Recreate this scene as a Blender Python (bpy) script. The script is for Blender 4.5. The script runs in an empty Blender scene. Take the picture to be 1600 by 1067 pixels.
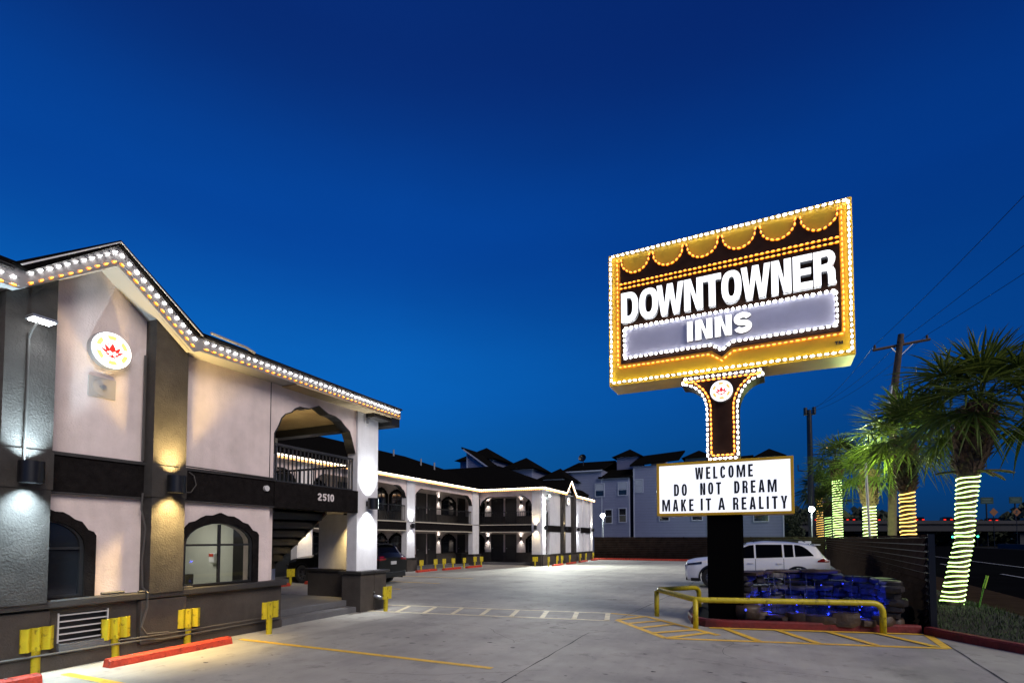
import bpy, math, random
from mathutils import Vector, Matrix
from mathutils.geometry import tessellate_polygon
import bmesh
RND = random.Random(7)
R = math.radians
D = bpy.data
C = bpy.context.scene.collection
sc = bpy.context.scene
pi = math.pi

# ------------------------------------------------------------------ materials
MATS = {}
def mat(name, col, rough=.7, metal=0., bump=0., bscale=40., var=0., vscale=3., emit=None, es=0., spec=.5, coat=0., col2=None, wave=None, detail=4., trans=0., stain=None, streak=0., thin=0.):
    if name in MATS: return MATS[name]
    m = D.materials.new(name); m.use_nodes = True
    nt = m.node_tree; N = nt.nodes; L = nt.links
    b = N['Principled BSDF']
    b.inputs['Roughness'].default_value = rough
    b.inputs['Metallic'].default_value = metal
    b.inputs['Specular IOR Level'].default_value = spec
    if coat: b.inputs['Coat Weight'].default_value = coat; b.inputs['Coat Roughness'].default_value = .05
    if trans: b.inputs['Transmission Weight'].default_value = trans
    b.inputs['Base Color'].default_value = (*col, 1)
    tc = N.new('ShaderNodeTexCoord'); src = tc.outputs['Object']
    cur = None
    if var or col2:
        n = N.new('ShaderNodeTexNoise'); n.inputs['Scale'].default_value = vscale; n.inputs['Detail'].default_value = detail; n.inputs['Roughness'].default_value = .6
        L.new(src, n.inputs['Vector'])
        r = N.new('ShaderNodeValToRGB'); L.new(n.outputs['Fac'], r.inputs['Fac'])
        r.color_ramp.elements[0].position = .3; r.color_ramp.elements[1].position = .7
        c2 = col2 or tuple(min(1, c*(1+var)) for c in col); c1 = col if col2 else tuple(c*(1-var) for c in col)
        r.color_ramp.elements[0].color = (*c1, 1); r.color_ramp.elements[1].color = (*c2, 1)
        cur = r.outputs['Color']
    if stain:      # (scale, low, high, multiplier)  large blotches of dirt
        n = N.new('ShaderNodeTexNoise'); n.inputs['Scale'].default_value = stain[0]; n.inputs['Detail'].default_value = 6; n.inputs['Roughness'].default_value = .65
        L.new(src, n.inputs['Vector'])
        r = N.new('ShaderNodeValToRGB'); L.new(n.outputs['Fac'], r.inputs['Fac'])
        r.color_ramp.elements[0].position = stain[1]; r.color_ramp.elements[1].position = stain[2]
        r.color_ramp.elements[0].color = (stain[3],)*3+(1,); r.color_ramp.elements[1].color = (1, 1, 1, 1)
        mx = N.new('ShaderNodeMix'); mx.data_type = 'RGBA'; mx.blend_type = 'MULTIPLY'; mx.inputs[0].default_value = 1
        if cur: L.new(cur, mx.inputs[6])
        else: mx.inputs[6].default_value = (*col, 1)
        L.new(r.outputs['Color'], mx.inputs[7]); cur = mx.outputs[2]
    if streak:
        mp = N.new('ShaderNodeMapping'); mp.inputs['Scale'].default_value = (5, 5, .45); L.new(src, mp.inputs['Vector'])
        n = N.new('ShaderNodeTexNoise'); n.inputs['Scale'].default_value = 1.3; n.inputs['Detail'].default_value = 5; L.new(mp.outputs['Vector'], n.inputs['Vector'])
        r = N.new('ShaderNodeValToRGB'); L.new(n.outputs['Fac'], r.inputs['Fac']); r.color_ramp.elements[0].position = .3; r.color_ramp.elements[1].position = .62
        r.color_ramp.elements[0].color = (1-streak, 1-streak*1.05, 1-streak*1.15, 1); r.color_ramp.elements[1].color = (1, 1, 1, 1)
        mx = N.new('ShaderNodeMix'); mx.data_type = 'RGBA'; mx.blend_type = 'MULTIPLY'; mx.inputs[0].default_value = 1
        L.new(cur, mx.inputs[6]); L.new(r.outputs['Color'], mx.inputs[7]); cur = mx.outputs[2]
    if cur: L.new(cur, b.inputs['Base Color'])
    if thin:
        tb = N.new('ShaderNodeBsdfTranslucent'); ms = N.new('ShaderNodeMixShader'); ms.inputs[0].default_value = thin
        if cur: L.new(cur, tb.inputs['Color'])
        L.new(b.outputs[0], ms.inputs[1]); L.new(tb.outputs[0], ms.inputs[2]); L.new(ms.outputs[0], N['Material Output'].inputs['Surface'])
    hs = None
    if bump:
        n = N.new('ShaderNodeTexNoise'); n.inputs['Scale'].default_value = bscale; n.inputs['Detail'].default_value = 5
        L.new(src, n.inputs['Vector']); hs = n.outputs['Fac']
    if wave:       # (axis, scale) profile lines: siding, corrugation
        w = N.new('ShaderNodeTexWave'); w.bands_direction = wave[0]; w.wave_profile = 'SAW'; w.inputs['Scale'].default_value = wave[1]
        L.new(src, w.inputs['Vector'])
        bp0 = N.new('ShaderNodeBump'); bp0.inputs['Strength'].default_value = .9; bp0.inputs['Distance'].default_value = .03
        L.new(w.outputs['Fac'], bp0.inputs['Height']); L.new(bp0.outputs['Normal'], b.inputs['Normal'])
        mx = N.new('ShaderNodeMix'); mx.data_type = 'RGBA'; mx.blend_type = 'MULTIPLY'; mx.inputs[0].default_value = 1
        r = N.new('ShaderNodeValToRGB'); r.color_ramp.elements[0].position = .02; r.color_ramp.elements[1].position = .12
        r.color_ramp.elements[0].color = (.55, .55, .55, 1); r.color_ramp.elements[1].color = (1, 1, 1, 1)
        L.new(w.outputs['Fac'], r.inputs['Fac']); L.new(r.outputs['Color'], mx.inputs[7])
        if cur: L.new(cur, mx.inputs[6])
        else: mx.inputs[6].default_value = (*col, 1)
        L.new(mx.outputs[2], b.inputs['Base Color'])
    if hs:
        bp = N.new('ShaderNodeBump'); bp.inputs['Strength'].default_value = bump; bp.inputs['Distance'].default_value = .02
        L.new(hs, bp.inputs['Height'])
        if wave: L.new(bp0.outputs['Normal'], bp.inputs['Normal'])
        L.new(bp.outputs['Normal'], b.inputs['Normal'])
    if emit:
        b.inputs['Emission Color'].default_value = (*emit, 1); b.inputs['Emission Strength'].default_value = es
    MATS[name] = m
    return m

M_stucco = mat('stucco_pink_white', (.76, .645, .61), .9, bump=.45, bscale=42, var=.06, vscale=2.2, stain=(1.4, .32, .6, .84), streak=.06)
M_stuccow = mat('stucco_white', (.70, .70, .72), .9, bump=.4, bscale=40, var=.04, vscale=5, stain=(1.3, .3, .5, .88), streak=.07)
M_dark = mat('stucco_charcoal', (.013, .0115, .0115), .95, spec=.0, bump=.8, bscale=45, var=.3, vscale=9)
M_pil = mat('stucco_slate_trowelled', (.05, .045, .041), .85, bump=.35, bscale=42, var=.25, vscale=3, stain=(2., .3, .6, .7), spec=.3)
M_base = mat('stucco_grey_base', (.07, .06, .052), .9, spec=.3, bump=.5, bscale=40, var=.12, vscale=3, stain=(1.6, .35, .6, .75), streak=.07)
M_ledge = mat('ledge_paint', (.03, .028, .027), .6, bump=.3, bscale=30, var=.2)
M_trim = mat('black_paint', (.012, .012, .013), .45, bump=.15, bscale=30)
M_fascia = mat('white_fascia', (.62, .61, .6), .5, bump=.1, bscale=20)
M_fasg = mat('grey_fascia', (.24, .235, .235), .5, bump=.1, bscale=20)
M_roof = mat('black_shingles', (.0055, .0052, .005), 1., bump=1., bscale=25, var=.5, vscale=14, spec=0.)
M_wood = mat('soffit_boards', (.42, .33, .19), .7, bump=.2, bscale=20, col2=(.3, .22, .12), vscale=2, wave=('Y', 5.))
M_glass = mat('window_glass_dark', (.012, .014, .018), .06, spec=.8, bump=.03, bscale=3)
M_clear = mat('window_glass_clear', (1, 1, .98), .02, trans=1.)
M_cream = mat('ceiling_cream', (.55, .5, .4), .9, bump=.2, bscale=30)
M_door = mat('dark_door', (.02, .018, .018), .35, var=.2, vscale=3)
M_curt = mat('curtain', (.22, .2, .18), .9, wave=('X', 6.))
M_conc = mat('concrete_step', (.10, .10, .105), .85, bump=.4, bscale=40, var=.12, vscale=4)
M_yel = mat('yellow_paint', (.5, .40, .01), .42, bump=.3, bscale=26, var=.14, vscale=7, stain=(13, .36, .44, .42))
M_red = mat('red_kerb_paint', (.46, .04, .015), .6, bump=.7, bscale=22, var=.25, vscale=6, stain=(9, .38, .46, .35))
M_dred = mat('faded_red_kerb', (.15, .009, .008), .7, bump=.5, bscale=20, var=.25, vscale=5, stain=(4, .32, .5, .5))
M_white = mat('lamp_white_plastic', (.8, .8, .8), .4)
M_gold = mat('sign_gold_paint', (.72, .42, .012), .35, bump=.06, bscale=4, var=.08, vscale=2, stain=(1.5, .3, .5, .8))
M_sdark = mat('sign_brown_black', (.035, .018, .012), .6, spec=.05, var=.2, vscale=5)
M_grey = mat('sign_grey_panel', (.60, .60, .72), .5, var=.06, vscale=2, stain=(1.2, .3, .6, .85))
M_ltr = mat('letter_face', (.9, .9, .9), .3, emit=(1, 1, 1), es=1.5)
M_lside = mat('letter_return', (.55, .58, .62), .35)
M_mpanel = mat('marquee_face', (.9, .9, .95), .4, emit=(.9, .93, 1.), es=.98)
M_ink = mat('marquee_letter', (.01, .01, .015), .5)
M_bw = mat('bulb_white_light', (1, 1, 1), .4, emit=(1, .97, .95), es=30.)
M_ba = mat('bulb_amber_light', (1, .6, .1), .4, emit=(1, .36, .05), es=4.)
M_bwf = mat('bulb_white_far', (1, 1, 1), .4, emit=(1, .84, .62), es=12.)
M_baf = mat('bulb_amber_far', (1, .6, .1), .4, emit=(1, .36, .04), es=5.)
M_cable = mat('cable_grey', (.25, .25, .25), .5)
M_cond = mat('conduit_paint', (.07, .065, .06), .5)
M_disc = mat('logo_face', (.95, .95, .93), .4, emit=(1, .99, .97), es=1.3)
M_lred = mat('logo_red', (.7, .03, .02), .4, emit=(1, .02, .01), es=.6)
M_lyel = mat('logo_gold', (.8, .6, .2), .4, emit=(1, .58, .14), es=.8)
M_metal = mat('galvanised', (.4, .41, .42), .4, metal=.8, bump=.1, bscale=20)
M_black = mat('black_metal', (.006, .006, .007), .35)
M_steel = mat('column_black', (.003, .003, .003), .7, spec=.0)
M_fence = mat('fence_slats', (.034, .023, .017), .8, spec=0., var=.35, vscale=2.5, bump=.15, bscale=14)
M_siding = mat('house_siding', (.15, .17, .27), .8, var=.05, vscale=1, wave=('Z', 1.1))
M_htrim = mat('house_trim', (.3, .33, .42), .6)
M_hdark = mat('house_dark_wall', (.02, .021, .025), .9)
M_blind = mat('house_blind', (.42, .46, .56), .7, wave=('Z', 6.))
M_bark = mat('palm_trunk', (.16, .12, .07), .95, bump=1., bscale=24, col2=(.07, .05, .03), vscale=8)
M_boot = mat('palm_old_leaf_base', (.24, .15, .08), .9, bump=.6, bscale=30, col2=(.03, .02, .013), vscale=12)
M_frond = mat('palm_frond', (.05, .085, .014), .5, col2=(.13, .17, .03), vscale=5, spec=.3, thin=.4)
M_rg = mat('rope_green_white', (.8, 1, .6), .4, emit=(.62, 1, .28), es=4.6)
M_ra = mat('rope_amber', (1, .7, .2), .4, emit=(1, .60, .12), es=4.)
M_grass = mat('grass', (.018, .04, .006), .7, col2=(.04, .075, .01), vscale=6)
M_leaf = mat('dark_leaves', (.03, .045, .02), .8, col2=(.015, .022, .012), vscale=2)
M_pole = mat('weathered_wood', (.09, .06, .04), .9, bump=.6, bscale=18, col2=(.05, .035, .025), vscale=6)
M_rock = mat('fountain_rock', (.07, .038, .017), .55, bump=1., bscale=9, col2=(.03, .02, .013), vscale=5)
M_wet = mat('wet_rock', (.024, .019, .017), .5, bump=1., bscale=11, col2=(.012, .01, .012), vscale=4.5)
M_water = mat('water', (.01, .015, .03), .05, bump=.3, bscale=18, spec=.8)
M_blue = mat('blue_underwater_lamp', (.1, .1, 1), .3, emit=(.06, .1, 1), es=1.6)
M_tyre = mat('tyre', (.012, .012, .012), .8)
M_rim = mat('alloy', (.28, .28, .3), .25, metal=.9)
M_cwhite = mat('white_car_paint', (.93, .93, .92), .3, coat=1.)
M_cblack = mat('black_car_paint', (.003, .003, .003), .3, coat=.25, spec=.2)
M_cglass = mat('car_glass', (.003, .003, .0035), .12, spec=.07)
M_tail = mat('tail_lamp', (.25, .008, .008), .15, coat=1.)
M_head = mat('head_lamp', (.03, .035, .045), .08, coat=1.)
M_plate = mat('plate', (.55, .55, .55), .4)
M_hwgreen = mat('highway_green', (.003, .03, .02), .4)
M_orange = mat('orange_sign', (.16, .05, .006), .6)
M_mint = mat('lobby_wall', (.52, .53, .47), .9, var=.03)
M_rl = mat('tail_light_far', (1, 0, 0), .4, emit=(1, .03, .01), es=1.3)

# ------------------------------------------------------------------ mesh helpers
W = {}
class MB:
    def __init__(s): s.v = []; s.f = []; s.mi = []; s.m = 0
    def add(s, vs, fs):
        o = len(s.v); s.v += [tuple(p) for p in vs]
        for f in fs: s.f.append(tuple(i+o for i in f)); s.mi.append(s.m)
        return s
    def box(s, x0, x1, y0, y1, z0, z1):
        return s.fbox(lambda u, v, w: (u, v, w), x0, x1, y0, y1, z0, z1)
    def fbox(s, fr, u0, u1, v0, v1, w0, w1):
        vs = [fr(u, v, w) for w in (w0, w1) for v in (v0, v1) for u in (u0, u1)]
        return s.add(vs, [(0, 1, 3, 2), (4, 6, 7, 5), (0, 4, 5, 1), (2, 3, 7, 6), (0, 2, 6, 4), (1, 5, 7, 3)])
    def poly(s, fr, outer, holes=(), w0=0, w1=.05):
        loops = [list(outer)]+[list(h) for h in holes]
        flat = [p for l in loops for p in l]; n = len(flat)
        tris = tessellate_polygon([[Vector((p[0], p[1], 0)) for p in l] for l in loops])
        vs = [fr(p[0], p[1], w0) for p in flat]+[fr(p[0], p[1], w1) for p in flat]
        fs = [tuple(t) for t in tris]+[tuple(i+n for i in reversed(t)) for t in tris]
        o = 0
        for l in loops:
            k = len(l)
            for i in range(k): fs.append((o+i, o+(i+1) % k, o+(i+1) % k+n, o+i+n))
            o += k
        return s.add(vs, fs)
    def quad(s, *p): return s.add(p, [tuple(range(len(p)))])
    def tube(s, pts, r, n=8, caps=True, close=False):
        pts = [Vector(p) for p in pts]; k = len(pts)
        rr = r if isinstance(r, (list, tuple)) else [r]*k
        vs = []; ref = None
        for i, p in enumerate(pts):
            t = (pts[min(i+1, k-1)]-pts[max(i-1, 0)]).normalized()
            if ref is None: ref = Vector((0, 0, 1)) if abs(t.z) < .9 else Vector((1, 0, 0))
            a = t.cross(ref).normalized(); b = a.cross(t).normalized(); ref = b
            for j in range(n):
                q = 2*pi*j/n; vs.append(p+(a*math.cos(q)+b*math.sin(q))*rr[i])
        fs = [(i*n+j, i*n+(j+1) % n, (i+1)*n+(j+1) % n, (i+1)*n+j) for i in range(k-1) for j in range(n)]
        if caps: fs += [tuple(range(n-1, -1, -1)), tuple((k-1)*n+j for j in range(n))]
        return s.add(vs, fs)
    def disc(s, fr, cu, cv, ru, rv, w0, w1, n=32):
        return s.poly(fr, [(cu+ru*math.cos(2*pi*i/n), cv+rv*math.sin(2*pi*i/n)) for i in range(n)], (), w0, w1)
    def build(s, name, m, parent=None, bevel=0, smooth=False, fix=True):
        me = D.meshes.new(name); me.from_pydata(s.v, [], s.f)
        for mm in (m if isinstance(m, (list, tuple)) else [m]): me.materials.append(mm)
        if isinstance(m, (list, tuple)): me.polygons.foreach_set('material_index', s.mi)
        if fix:
            bm = bmesh.new(); bm.from_mesh(me)
            bmesh.ops.recalc_face_normals(bm, faces=bm.faces); bm.to_mesh(me); bm.free()
        if smooth:
            me.polygons.foreach_set('use_smooth', [True]*len(me.polygons))
        me.update()
        o = D.objects.new(name, me); C.objects.link(o)
        if smooth and smooth != 'all':
            e = o.modifiers.new('e', 'EDGE_SPLIT'); e.split_angle = R(38)
        if bevel:
            b = o.modifiers.new('b', 'BEVEL'); b.width = bevel; b.segments = 2; b.limit_method = 'ANGLE'; b.angle_limit = R(40)
        if parent is not None: attach(o, parent)
        return o
def attach(o, parent):
    o.parent = parent
    if parent.name in W: o.matrix_parent_inverse = W[parent.name].inverted()
def thing(name, label, cat, loc=(0, 0, 0), rz=0, group=None):
    o = D.objects.new(name, None); C.objects.link(o); o.location = loc; o.rotation_euler = (0, 0, rz)
    o.empty_display_size = .3
    W[o.name] = Matrix.Translation(loc) @ Matrix.Rotation(rz, 4, 'Z')
    return tag(o, label, cat, group)
def tag(o, label, cat, group=None, kind=None):
    o['label'] = label; o['category'] = cat
    if group: o['group'] = group
    if kind: o['kind'] = kind
    return o
def proto(name):     # built round the world origin, so its children need no inverse
    o = D.objects.new(name, None); C.objects.link(o); return o
def dup(root, loc, rz=0, label=None, cat=None, group=None, first=False):
    def rec(o, par):
        c = o.copy(); C.objects.link(c)
        if par: c.parent = par
        for ch in [x for x in D.objects if x.parent == o and x != c]: rec(ch, c)
        return c
    r = root if first else rec(root, None)
    r.location = loc; r.rotation_euler = (0, 0, rz)
    if label: tag(r, label, cat, group)
    return r
def struct(name, mb, m, **k):
    o = mb.build(name, m, **k); o['kind'] = 'structure'; return o
def fX(X0): return lambda u, v, w: (X0+w, u, v)
def fY(Y0): return lambda u, v, w: (u, Y0-w, v)
FZ = lambda u, v, w: (u, v, w)
def arc(cx, cy, rx, ry, a0, a1, n): return [(cx+rx*math.cos(R(a0+(a1-a0)*i/n)), cy+ry*math.sin(R(a0+(a1-a0)*i/n))) for i in range(n+1)]
def add_light(kind, name, loc, energy, col, parent=None, size=.03, rot=None, spot=None, blend=.6):
    l = D.lights.new(name, kind); l.energy = energy; l.color = col
    if kind in ('POINT', 'SPOT'): l.shadow_soft_size = size
    if kind == 'SPOT': l.spot_size = R(spot); l.spot_blend = blend
    if kind == 'AREA': l.size = size
    o = D.objects.new(name, l); C.objects.link(o); o.location = loc
    if rot is not None:
        o.rotation_euler = Vector(rot).to_track_quat('-Z', 'Y').to_euler()
    if parent is not None: attach(o, parent)
    return o

# ------------------------------------------------------------------ lettering
def se(cx, cy, rx, ry, n=24, p=2.5):
    out = []
    for i in range(n):
        a = 2*pi*i/n; c, s = math.cos(a), math.sin(a)
        out.append((cx+rx*math.copysign(abs(c)**(2/p), c), cy+ry*math.copysign(abs(s)**(2/p), s)))
    return out
def stroke(path, th):
    L, Rr = [], []
    n = len(path)
    for i, (x, y) in enumerate(path):
        x0, y0 = path[max(i-1, 0)]; x1, y1 = path[min(i+1, n-1)]
        dx, dy = x1-x0, y1-y0; l = math.hypot(dx, dy) or 1
        nx, ny = -dy/l, dx/l
        L.append((x+nx*th/2, y+ny*th/2)); Rr.append((x-nx*th/2, y-ny*th/2))
    return L+Rr[::-1]
def glyph(ch, w, h, t, b):
    k = .36*h
    if ch == 'I': return [(0, 0), (w, 0), (w, h), (0, h)], []
    if ch in 'O0': return se(w/2, h/2, w/2, h/2), [se(w/2, h/2, w/2-t, h/2-b)]
    if ch == 'D':
        a = lambda x0, W_, H0, H1: [(x0, H0)]+[(W_-(W_-w*.42)*(1-abs(math.cos(R(q)))**.8), h/2+(H1-H0)/2*math.copysign(abs(math.sin(R(q)))**.8, math.sin(R(q)))) for q in range(-90, 91, 12)]+[(x0, H1)]
        return a(0, w, 0, h), [a(t, w-t, b, h-b)]
    if ch == 'T': return [(w/2-t/2, 0), (w/2+t/2, 0), (w/2+t/2, h-b), (w, h-b), (w, h), (0, h), (0, h-b), (w/2-t/2, h-b)], []
    if ch == 'L': return [(0, 0), (w, 0), (w, b), (t, b), (t, h), (0, h)], []
    if ch == 'E': return [(0, 0), (w, 0), (w, b), (t, b), (t, h/2-b/2), (w*.92, h/2-b/2), (w*.92, h/2+b/2), (t, h/2+b/2), (t, h-b), (w, h-b), (w, h), (0, h)], []
    if ch == 'N': return [(0, 0), (0, h), (t*1.1, h), (w-t, k), (w-t, h), (w, h), (w, 0), (w-t*1.1, 0), (t, h-k), (t, 0)], []
    if ch == 'M': return [(0, 0), (0, h), (1.2*t, h), (w/2, .36*h), (w-1.2*t, h), (w, h), (w, 0), (w-t*.9, 0), (w-t*.9, .66*h), (w/2+.35*t, 0), (w/2-.35*t, 0), (t*.9, .66*h), (t*.9, 0)], []
    if ch == 'W': return [(0, h), (t*.95, h), (.29*w, .34*h), (.5*w-.5*t, h), (.5*w+.5*t, h), (.71*w, .34*h), (w-.95*t, h), (w, h), (.72*w+.55*t, 0), (.72*w-.5*t, 0), (.5*w, .6*h), (.28*w+.5*t, 0), (.28*w-.55*t, 0)], []
    if ch == 'Y': return [(0, h), (t*1.05, h), (w/2, .55*h), (w-1.05*t, h), (w, h), (w/2+t/2, .42*h), (w/2+t/2, 0), (w/2-t/2, 0), (w/2-t/2, .42*h)], []
    if ch == 'K': return [(0, 0), (0, h), (t, h), (t, .6*h), (w-1.15*t, h), (w, h), (.58*w, .55*h), (w, 0), (w-1.15*t, 0), (.42*w, .4*h), (t, .27*h), (t, 0)], []
    if ch == 'A':
        yi = h-1.5*b; xi = lambda y: 1.05*t+(w/2-1.05*t)*y/yi; y1 = .2*h; y2 = y1+b
        return [(0, 0), (w/2-.55*t, h), (w/2+.55*t, h), (w, 0), (w-1.05*t, 0), (w-xi(y1), y1), (xi(y1), y1), (1.05*t, 0)], [[(xi(y2), y2), (w-xi(y2), y2), (w/2, yi)]]
    if ch == 'R':
        o = [(0, 0), (0, h)]+arc(w*.6, h*.74, w*.36, h*.26, 90, -60, 7)+[(w*.86, h*.48), (w*.94, h*.38), (w*.95, h*.1), (w, 0), (w-1.08*t, 0), (w-1.12*t, h*.3), (w*.58, h*.4), (t, h*.4), (t, 0)]
        return o, [[(t, h*.4+b), (t, h-b)]+arc(w*.58, h*.7+b*.1, max(w*.38-t, w*.08), (h*.6-2*b)/2, 90, -90, 5)]
    if ch == 'C':
        P = lambda rx, ry, q: (w/2+rx*math.copysign(abs(math.cos(R(q)))**.8, math.cos(R(q))), h/2+ry*math.copysign(abs(math.sin(R(q)))**.8, math.sin(R(q))))
        a = [P(w/2, h/2, q) for q in range(22, 339, 12)]; i_ = [P(w/2-t, h/2-b, q) for q in range(22, 339, 12)]
        return a+i_[::-1], []
    th = (t*.55+b*.45)
    if ch == 'S':
        rx = (w-th)/2; ry = (h-th)/4
        return stroke(arc(w/2, h/2+ry, rx, ry, 15, 262, 16)+arc(w/2, h/2-ry, rx, ry, 82, -165, 16), th), []
    if ch == '2': return stroke(arc(w/2, h*.7, (w-th)/2, h*.3-th/2, 175, -35, 12)+[(th*.6, th*1.0), (th*.8, th/2), (w, th/2)], th), []
    if ch == '5': return stroke([(w, h-th/2), (th*.9, h-th/2), (th*.7, h*.52)]+arc(w/2, h*.33, (w-th)/2, h*.33-th/2, 125, -155, 14), th), []
    if ch == '1': return [(w*.45, 0), (w*.45+t, 0), (w*.45+t, h), (w*.5, h), (w*.15, h*.8), (w*.15, h*.66), (w*.45, h*.74)], []
    return [(0, 0), (w, 0), (w, h), (0, h)], []
def put_glyph(mb, fr, ch, u, v, w, h, t, b, w0, w1):
    o, hs = glyph(ch, w, h, t, b)
    mb.poly(fr, [(u+x, v+y) for x, y in o], [[(u+x, v+y) for x, y in hh] for hh in hs], w0, w1)

def lotus(fr, cu, cv, r, w0, parent, bright=True):
    """round lit sign with a red lotus inside a broken gold ring"""
    m = MB(); m.disc(fr, cu, cv, r, r, w0-.1, w0-.004, 40); m.build('rim', M_metal, parent)
    m = MB(); m.disc(fr, cu, cv, r*.96, r*.96, w0-.006, w0+.012, 40); m.build('face', M_disc, parent)
    y = MB()
    for k in range(6):
        a0 = 60*k+14
        o = arc(cu, cv, r*.78, r*.78, a0, a0+36, 6); i_ = arc(cu, cv, r*.58, r*.58, a0+4, a0+32, 6)
        y.poly(fr, o+i_[::-1], (), w0+.013, w0+.02)
    y.build('gold_ring', M_lyel, parent)
    q = MB()
    def petal(x, yy, l, wd, ang):
        c, s = math.cos(R(ang)), math.sin(R(ang)); pts = []
        for (a, b_) in [(0, 0), (.22, -.5), (.5, -.42), (1, 0), (.5, .42), (.22, .5)]:
            px, py = a*l, b_*wd
            pts.append((cu+(x+px*c-py*s)*r, cv+(yy+px*s+py*c)*r))
        q.poly(fr, pts, (), w0+.013, w0+.024)
    petal(0, -.12, .5, .3, 90)
    for s in (-1, 1):
        petal(s*.17, -.1, .4, .17, 90-s*32); petal(s*.24, -.18, .36, .12, 90-s*58)
        petal(s*.14, -.27, .2, .11, 90-s*80)
        q.poly(fr, [(cu+(s*.2+.03*math.cos(a))*r, cv+(.3+.03*math.sin(a))*r) for a in (0, 1, 2, 3, 4, 5)], (), w0+.013, w0+.024)
        q.poly(fr, [(cu+(s*.11+.05*math.cos(a))*r, cv+(-.36+.04*math.sin(a))*r) for a in (0, 1, 2, 3, 4, 5)], (), w0+.013, w0+.024)
    petal(0, -.42, .2, .16, 90)
    q.build('lotus_flower', M_lred, parent)

# ------------------------------------------------------------------ light strings
M_bw_halo = mat('bulb_halo_white', (.6, .6, .62), .4, emit=(.8, .88, 1), es=.55)
M_ba_halo = mat('bulb_halo_amber', (.6, .25, .02), .4, emit=(1, .25, .0), es=1.5)
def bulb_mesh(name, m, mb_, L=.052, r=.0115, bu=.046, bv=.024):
    # lamp capsule before a flat glowing oval that stands in for its halo
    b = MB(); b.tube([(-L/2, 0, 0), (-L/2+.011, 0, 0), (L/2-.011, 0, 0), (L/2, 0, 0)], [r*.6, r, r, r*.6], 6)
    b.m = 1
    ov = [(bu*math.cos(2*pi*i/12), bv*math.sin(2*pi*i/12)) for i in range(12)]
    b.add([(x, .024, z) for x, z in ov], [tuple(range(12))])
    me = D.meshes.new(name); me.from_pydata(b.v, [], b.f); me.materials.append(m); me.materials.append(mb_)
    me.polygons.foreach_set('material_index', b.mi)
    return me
BE = bulb_mesh('bulb_white_small', M_bw, M_bw_halo, .05, .0088, .036, .017); BF = bulb_mesh('bulb_amber_small', M_ba, M_ba_halo, .05, .0088, .036, .017)
BW = bulb_mesh('bulb_white', M_bw, M_bw_halo); BA = bulb_mesh('bulb_amber', M_ba, M_ba_halo, .052, .0105, .044, .022)
OUT = [Vector((1, 0, 0))]
def walk(pts, step, phase=.5):
    out = []; seg = [(Vector(a), Vector(b)) for a, b in zip(pts, pts[1:])]
    tot = sum((b-a).length for a, b in seg); n = max(1, round(tot/step)); d = tot/n
    for i in range(n):
        t = (i+phase)*d
        for a, b in seg:
            l = (b-a).length
            if t <= l: out.append((a+(b-a)*(t/l), (b-a).normalized())); break
            t -= l
    return out
def strand(pts, step, mesh, parent=None, label=None, group=None, cab=.006):
    """cable with one bulb object per bulb; pts in world coordinates"""
    m = MB(); m.tube(pts, cab, 5)
    s = m.build('light_string', M_cable, parent)
    if parent is None: tag(s, label, 'string lights', group)
    for p, t in walk(pts, step):
        y = -OUT[0]; y = (y-t*y.dot(t)).normalized(); z = t.cross(y)
        o = D.objects.new('bulb', mesh); C.objects.link(o)
        j = RND.uniform(-.09, .09)
        t2 = (t*math.cos(j)+z*math.sin(j)); z2 = t2.cross(y)
        sc_l = RND.uniform(.86, 1.14); o.matrix_basis = Matrix.Translation(p+z*RND.uniform(-.003, .003)) @ Matrix((t2*sc_l, y, z2*RND.uniform(.88, 1.1))).transposed().to_4x4()
        o.parent = s
    return s
def far_strand(pts, step, m, label, group, r=.02):
    b = MB(); b.tube(pts, .006, 4)
    s = b.build('light_string', M_cable); tag(s, label, 'string lights', group)
    b = MB()
    for p, t in walk(pts, step): b.tube([p-t*.028, p+t*.028], r, 5)
    o = b.build('bulb', m, s); o['kind'] = 'stuff'
    return s

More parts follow.
